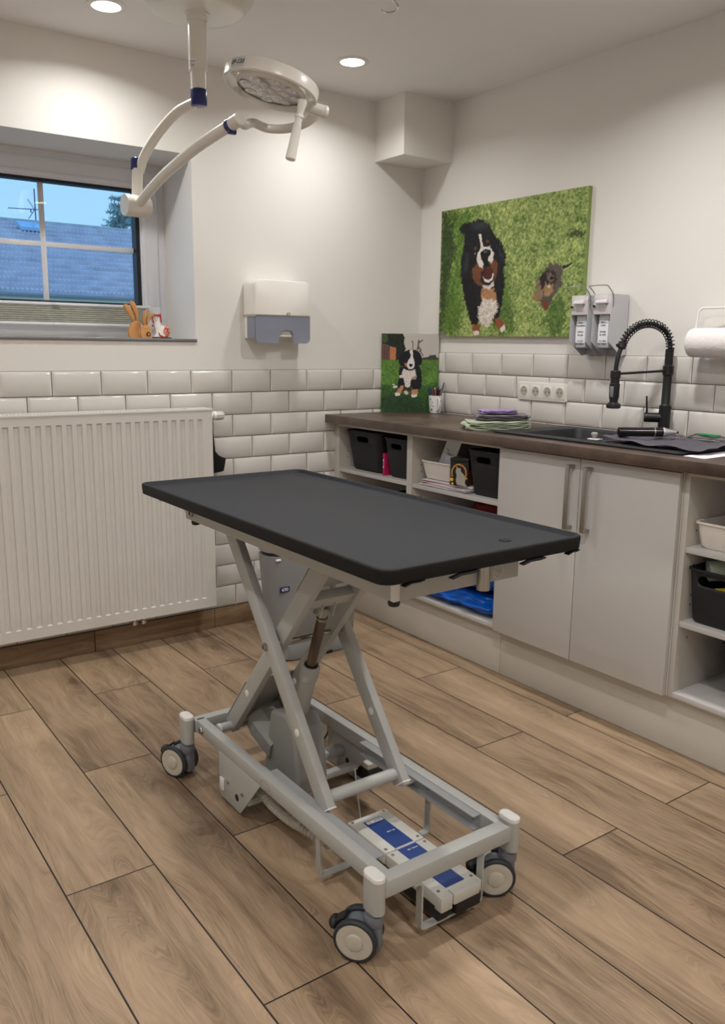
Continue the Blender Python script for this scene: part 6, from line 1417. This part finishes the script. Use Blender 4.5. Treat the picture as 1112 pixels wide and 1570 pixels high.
a2 = [(-1.712, -.505, 1.812), (-1.705, -.60, 1.848), (-1.697, -.70, 1.880), (-1.688, -.80, 1.906), (-1.678, -.92, 1.932), (-1.668, -1.03, 1.950), (-1.656, -1.135, 1.967)]
MB().use(M_lamp).tube(a2, [.0165, .0175], n=22, smooth=6).build('lower_arm', None, sl_)
dA = (Vector(a2[-1])-Vector(a2[-2])).normalized(); e = Vector(a2[-1])
b = MB().use(M_navy).cyl(e-dA*.030, e-dA*.012, .0205, n=28, bev=.001); b.box(e.x-.012, e.x+.012, e.y+.008, e.y+.024, e.z-.030, e.z-.012, bev=.002); b.build('arm_collar', None, sl_)
b = MB().use(M_lamp).cyl(e-dA*.013, e+dA*.036, .0200, n=28, bev=.003); b.build('arm_end', None, sl_)
# head
hc = Vector((-1.571, -1.208, 2.066)); hn = Vector((-.228, .039, -.973)).normalized()
yk = [e+dA*.022, e+dA*.022+Vector((.030, .020, -.006)), Vector((-1.575, -1.100, 1.985)), Vector((-1.510, -1.072, 1.985)), Vector((-1.455, -1.090, 1.988)), Vector((-1.424, -1.150, 1.996)), Vector((-1.428, -1.215, 2.002)), Vector((-1.446, -1.262, 2.004))]
MB().use(M_lamp).tube(yk, .0135, n=18, smooth=6).build('yoke', None, sl_)
b = MB().use(M_lamp); pvt = Vector((-1.443, -1.262, 2.010)); outd = (pvt-hc); outd = (outd-hn*outd.dot(hn)).normalized()
b.cyl(pvt-outd*.030, pvt+outd*.020, .0175, n=28, bev=.003); b.cyl(pvt+outd*.016, pvt+outd*.030, .0190, .0170, n=28, bev=.003); b.build('pivot_knob', None, sl_)
fr_a = CR.copy(); fr_a = (fr_a-hn*fr_a.dot(hn)).normalized(); fr_b = hn.cross(fr_a).normalized()
head = MB().use(M_lamp); RO = .139
prof = [(RO-.012, -.015), (RO-.003, -.019), (RO, -.015), (RO, .015), (RO-.003, .018), (RO-.007, .018), (RO-.009, .012), (RO-.011, -.010)]
rs = [head.ring(hc+hn*h, fr_a, fr_b, r, 72) for r, h in prof]; head.skin(rs, caps=False, loop=True); rg_o = head.build('outer_ring', None, sl_)
# inner lamp body: bowl with spokes
b = MB().use(M_lamp); prof = [(.001, -.030), (.060, -.028), (.092, -.016), (.102, .000), (.103, .010), (.100, .016), (.097, .019), (.0965, .015)]
b.skin([b.ring(hc+hn*h, fr_a, fr_b, r, 64) for r, h in prof], caps=False); ib = b.build('lamp_body', None, sl_)
for k in range(4):
    b = MB().use(M_lamp)
    a = math.radians(45+90*k); dr = fr_a*math.cos(a)+fr_b*math.sin(a); sd = hn.cross(dr)
    p0 = hc+dr*.098; p1 = hc+dr*(RO-.006)
    V = [b.bm.verts.new(q) for q in (p0+sd*.026+hn*.004, p0-sd*.026+hn*.004, p1-sd*.014+hn*.010, p1+sd*.014+hn*.010, p0+sd*.026-hn*.012, p0-sd*.026-hn*.012, p1-sd*.014-hn*.010, p1+sd*.014-hn*.010)]
    for f in ((0, 1, 2, 3), (7, 6, 5, 4), (0, 4, 5, 1), (1, 5, 6, 2), (2, 6, 7, 3), (3, 7, 4, 0)): b._mark([b.bm.faces.new([V[i] for i in f])])
    b.build('spoke', None, sl_)
M_lens = mat('reflector_lens', (186, 182, 184), .12, metal=.3, var=.15, scale=40)
b = MB().use(M_lens); b.skin([b.ring(hc+hn*h, fr_a, fr_b, r, 64) for r, h in ((.0965, .013), (.06, .0145), (.001, .015))], caps=False); ln2 = b.build('lens_disc', None, sl_)
M_led = mat('led_lens', (206, 202, 202), .08, metal=.35, var=.03); M_ledi = mat('led_core', (236, 232, 232), .15, var=.01)
pos_l = [(.0, .0)]+[(.040*math.cos(math.radians(60*k)), .040*math.sin(math.radians(60*k))) for k in range(6)]+[((.074)*math.cos(math.radians(30+45*k)), (.074)*math.sin(math.radians(30+45*k))) for k in range(8)]
for u, v in pos_l:
    c = hc+fr_a*u+fr_b*v+hn*.0142
    b = MB().use(M_led); b.skin([b.ring(c+hn*h, fr_a, fr_b, r, 24) for r, h in ((.0175, 0), (.0168, .0018), (.0150, .0022), (.0085, -.0002+.001))], caps=False); l_ = b.build('led_reflector', None, sl_)
    b = MB().use(M_ledi); b.skin([b.ring(c+hn*h, fr_a, fr_b, r, 16) for r, h in ((.0085, .0009), (.006, .0026), (.001, .0034))], caps=False); b.build('led_lens', None, l_)
b = MB().use(M_blk)
for k in range(6):
    a = math.radians(20+60*k); c = hc+(fr_a*math.cos(a)+fr_b*math.sin(a))*.0945+hn*.0150; b.sphere(tuple(c), .0018, 8)
b.build('lens_screws', None, sl_)
# handle on the rim
hp0 = hc+outd*.106+hn*.018+fr_a*.0; hd = hn
vv = Vector((-1.533, -1.316, 1.99)); hp0 = Vector((-1.527, -1.306, 2.004))
b = MB().use(M_lamp).lathe(hp0, tuple(hd), [(.0140, -.008), (.0135, 0), (.0095, .026), (.0085, .030), (.0125, .032), (.0130, .040), (.0105, .042), (.0100, .058), (.0125, .060), (.0122, .062), (.0150, .150), (.0150, .158), (.012, .160), (.001, .1585)], n=32); b.build('handle', None, sl_)
# type label on the ring
a_c = math.atan2((-CF).dot(fr_b), (-CF).dot(fr_a))
def ringpt(a, h, r=RO+.0008): return hc+(fr_a*math.cos(a)+fr_b*math.sin(a))*r+hn*h
lu = (fr_a*-1).normalized(); a_l = math.atan2(lu.dot(fr_b), lu.dot(fr_a))
sg = 1 if math.atan2(math.sin(a_c-a_l), math.cos(a_c-a_l)) > 0 else -1
b = MB().use(mat('label_grey', (206, 208, 210), .4)); A0, A1 = a_l+sg*.72, a_l+sg*1.10
for i in range(8):
    t0 = A0+(A1-A0)*i/8; t1 = A0+(A1-A0)*(i+1)/8; b.quad(ringpt(t0, .011), ringpt(t1, .011), ringpt(t1, -.015), ringpt(t0, -.015))
lbl = b.build('type_label', None, rg_o)
am = (A0+A1)/2; rt_ = (ringpt(A1, 0)-ringpt(A0, 0)).normalized(); upv = -hn
tm = text_mesh('EP-120', .0175, ringpt(am, -.002, RO+.0012), rt_, upv, M_ink, 'type_lettering', lbl, extrude=.0004, shear=.3)
org = Vector(sl_.location)
for v in tm.data.vertices:      # wrap the lettering round the ring
    q = v.co+org-hc; h = q.dot(hn); u = (q-hn*h); s_ = u.dot(rt_); a = am+(1 if A1 > A0 else -1)*s_/RO; out = u.dot((ringpt(am, 0)-hc).normalized())-RO
    v.co = hc+(fr_a*math.cos(a)+fr_b*math.sin(a))*(RO+.0012+max(-.0003, min(.0005, out-.001)))+hn*h-org
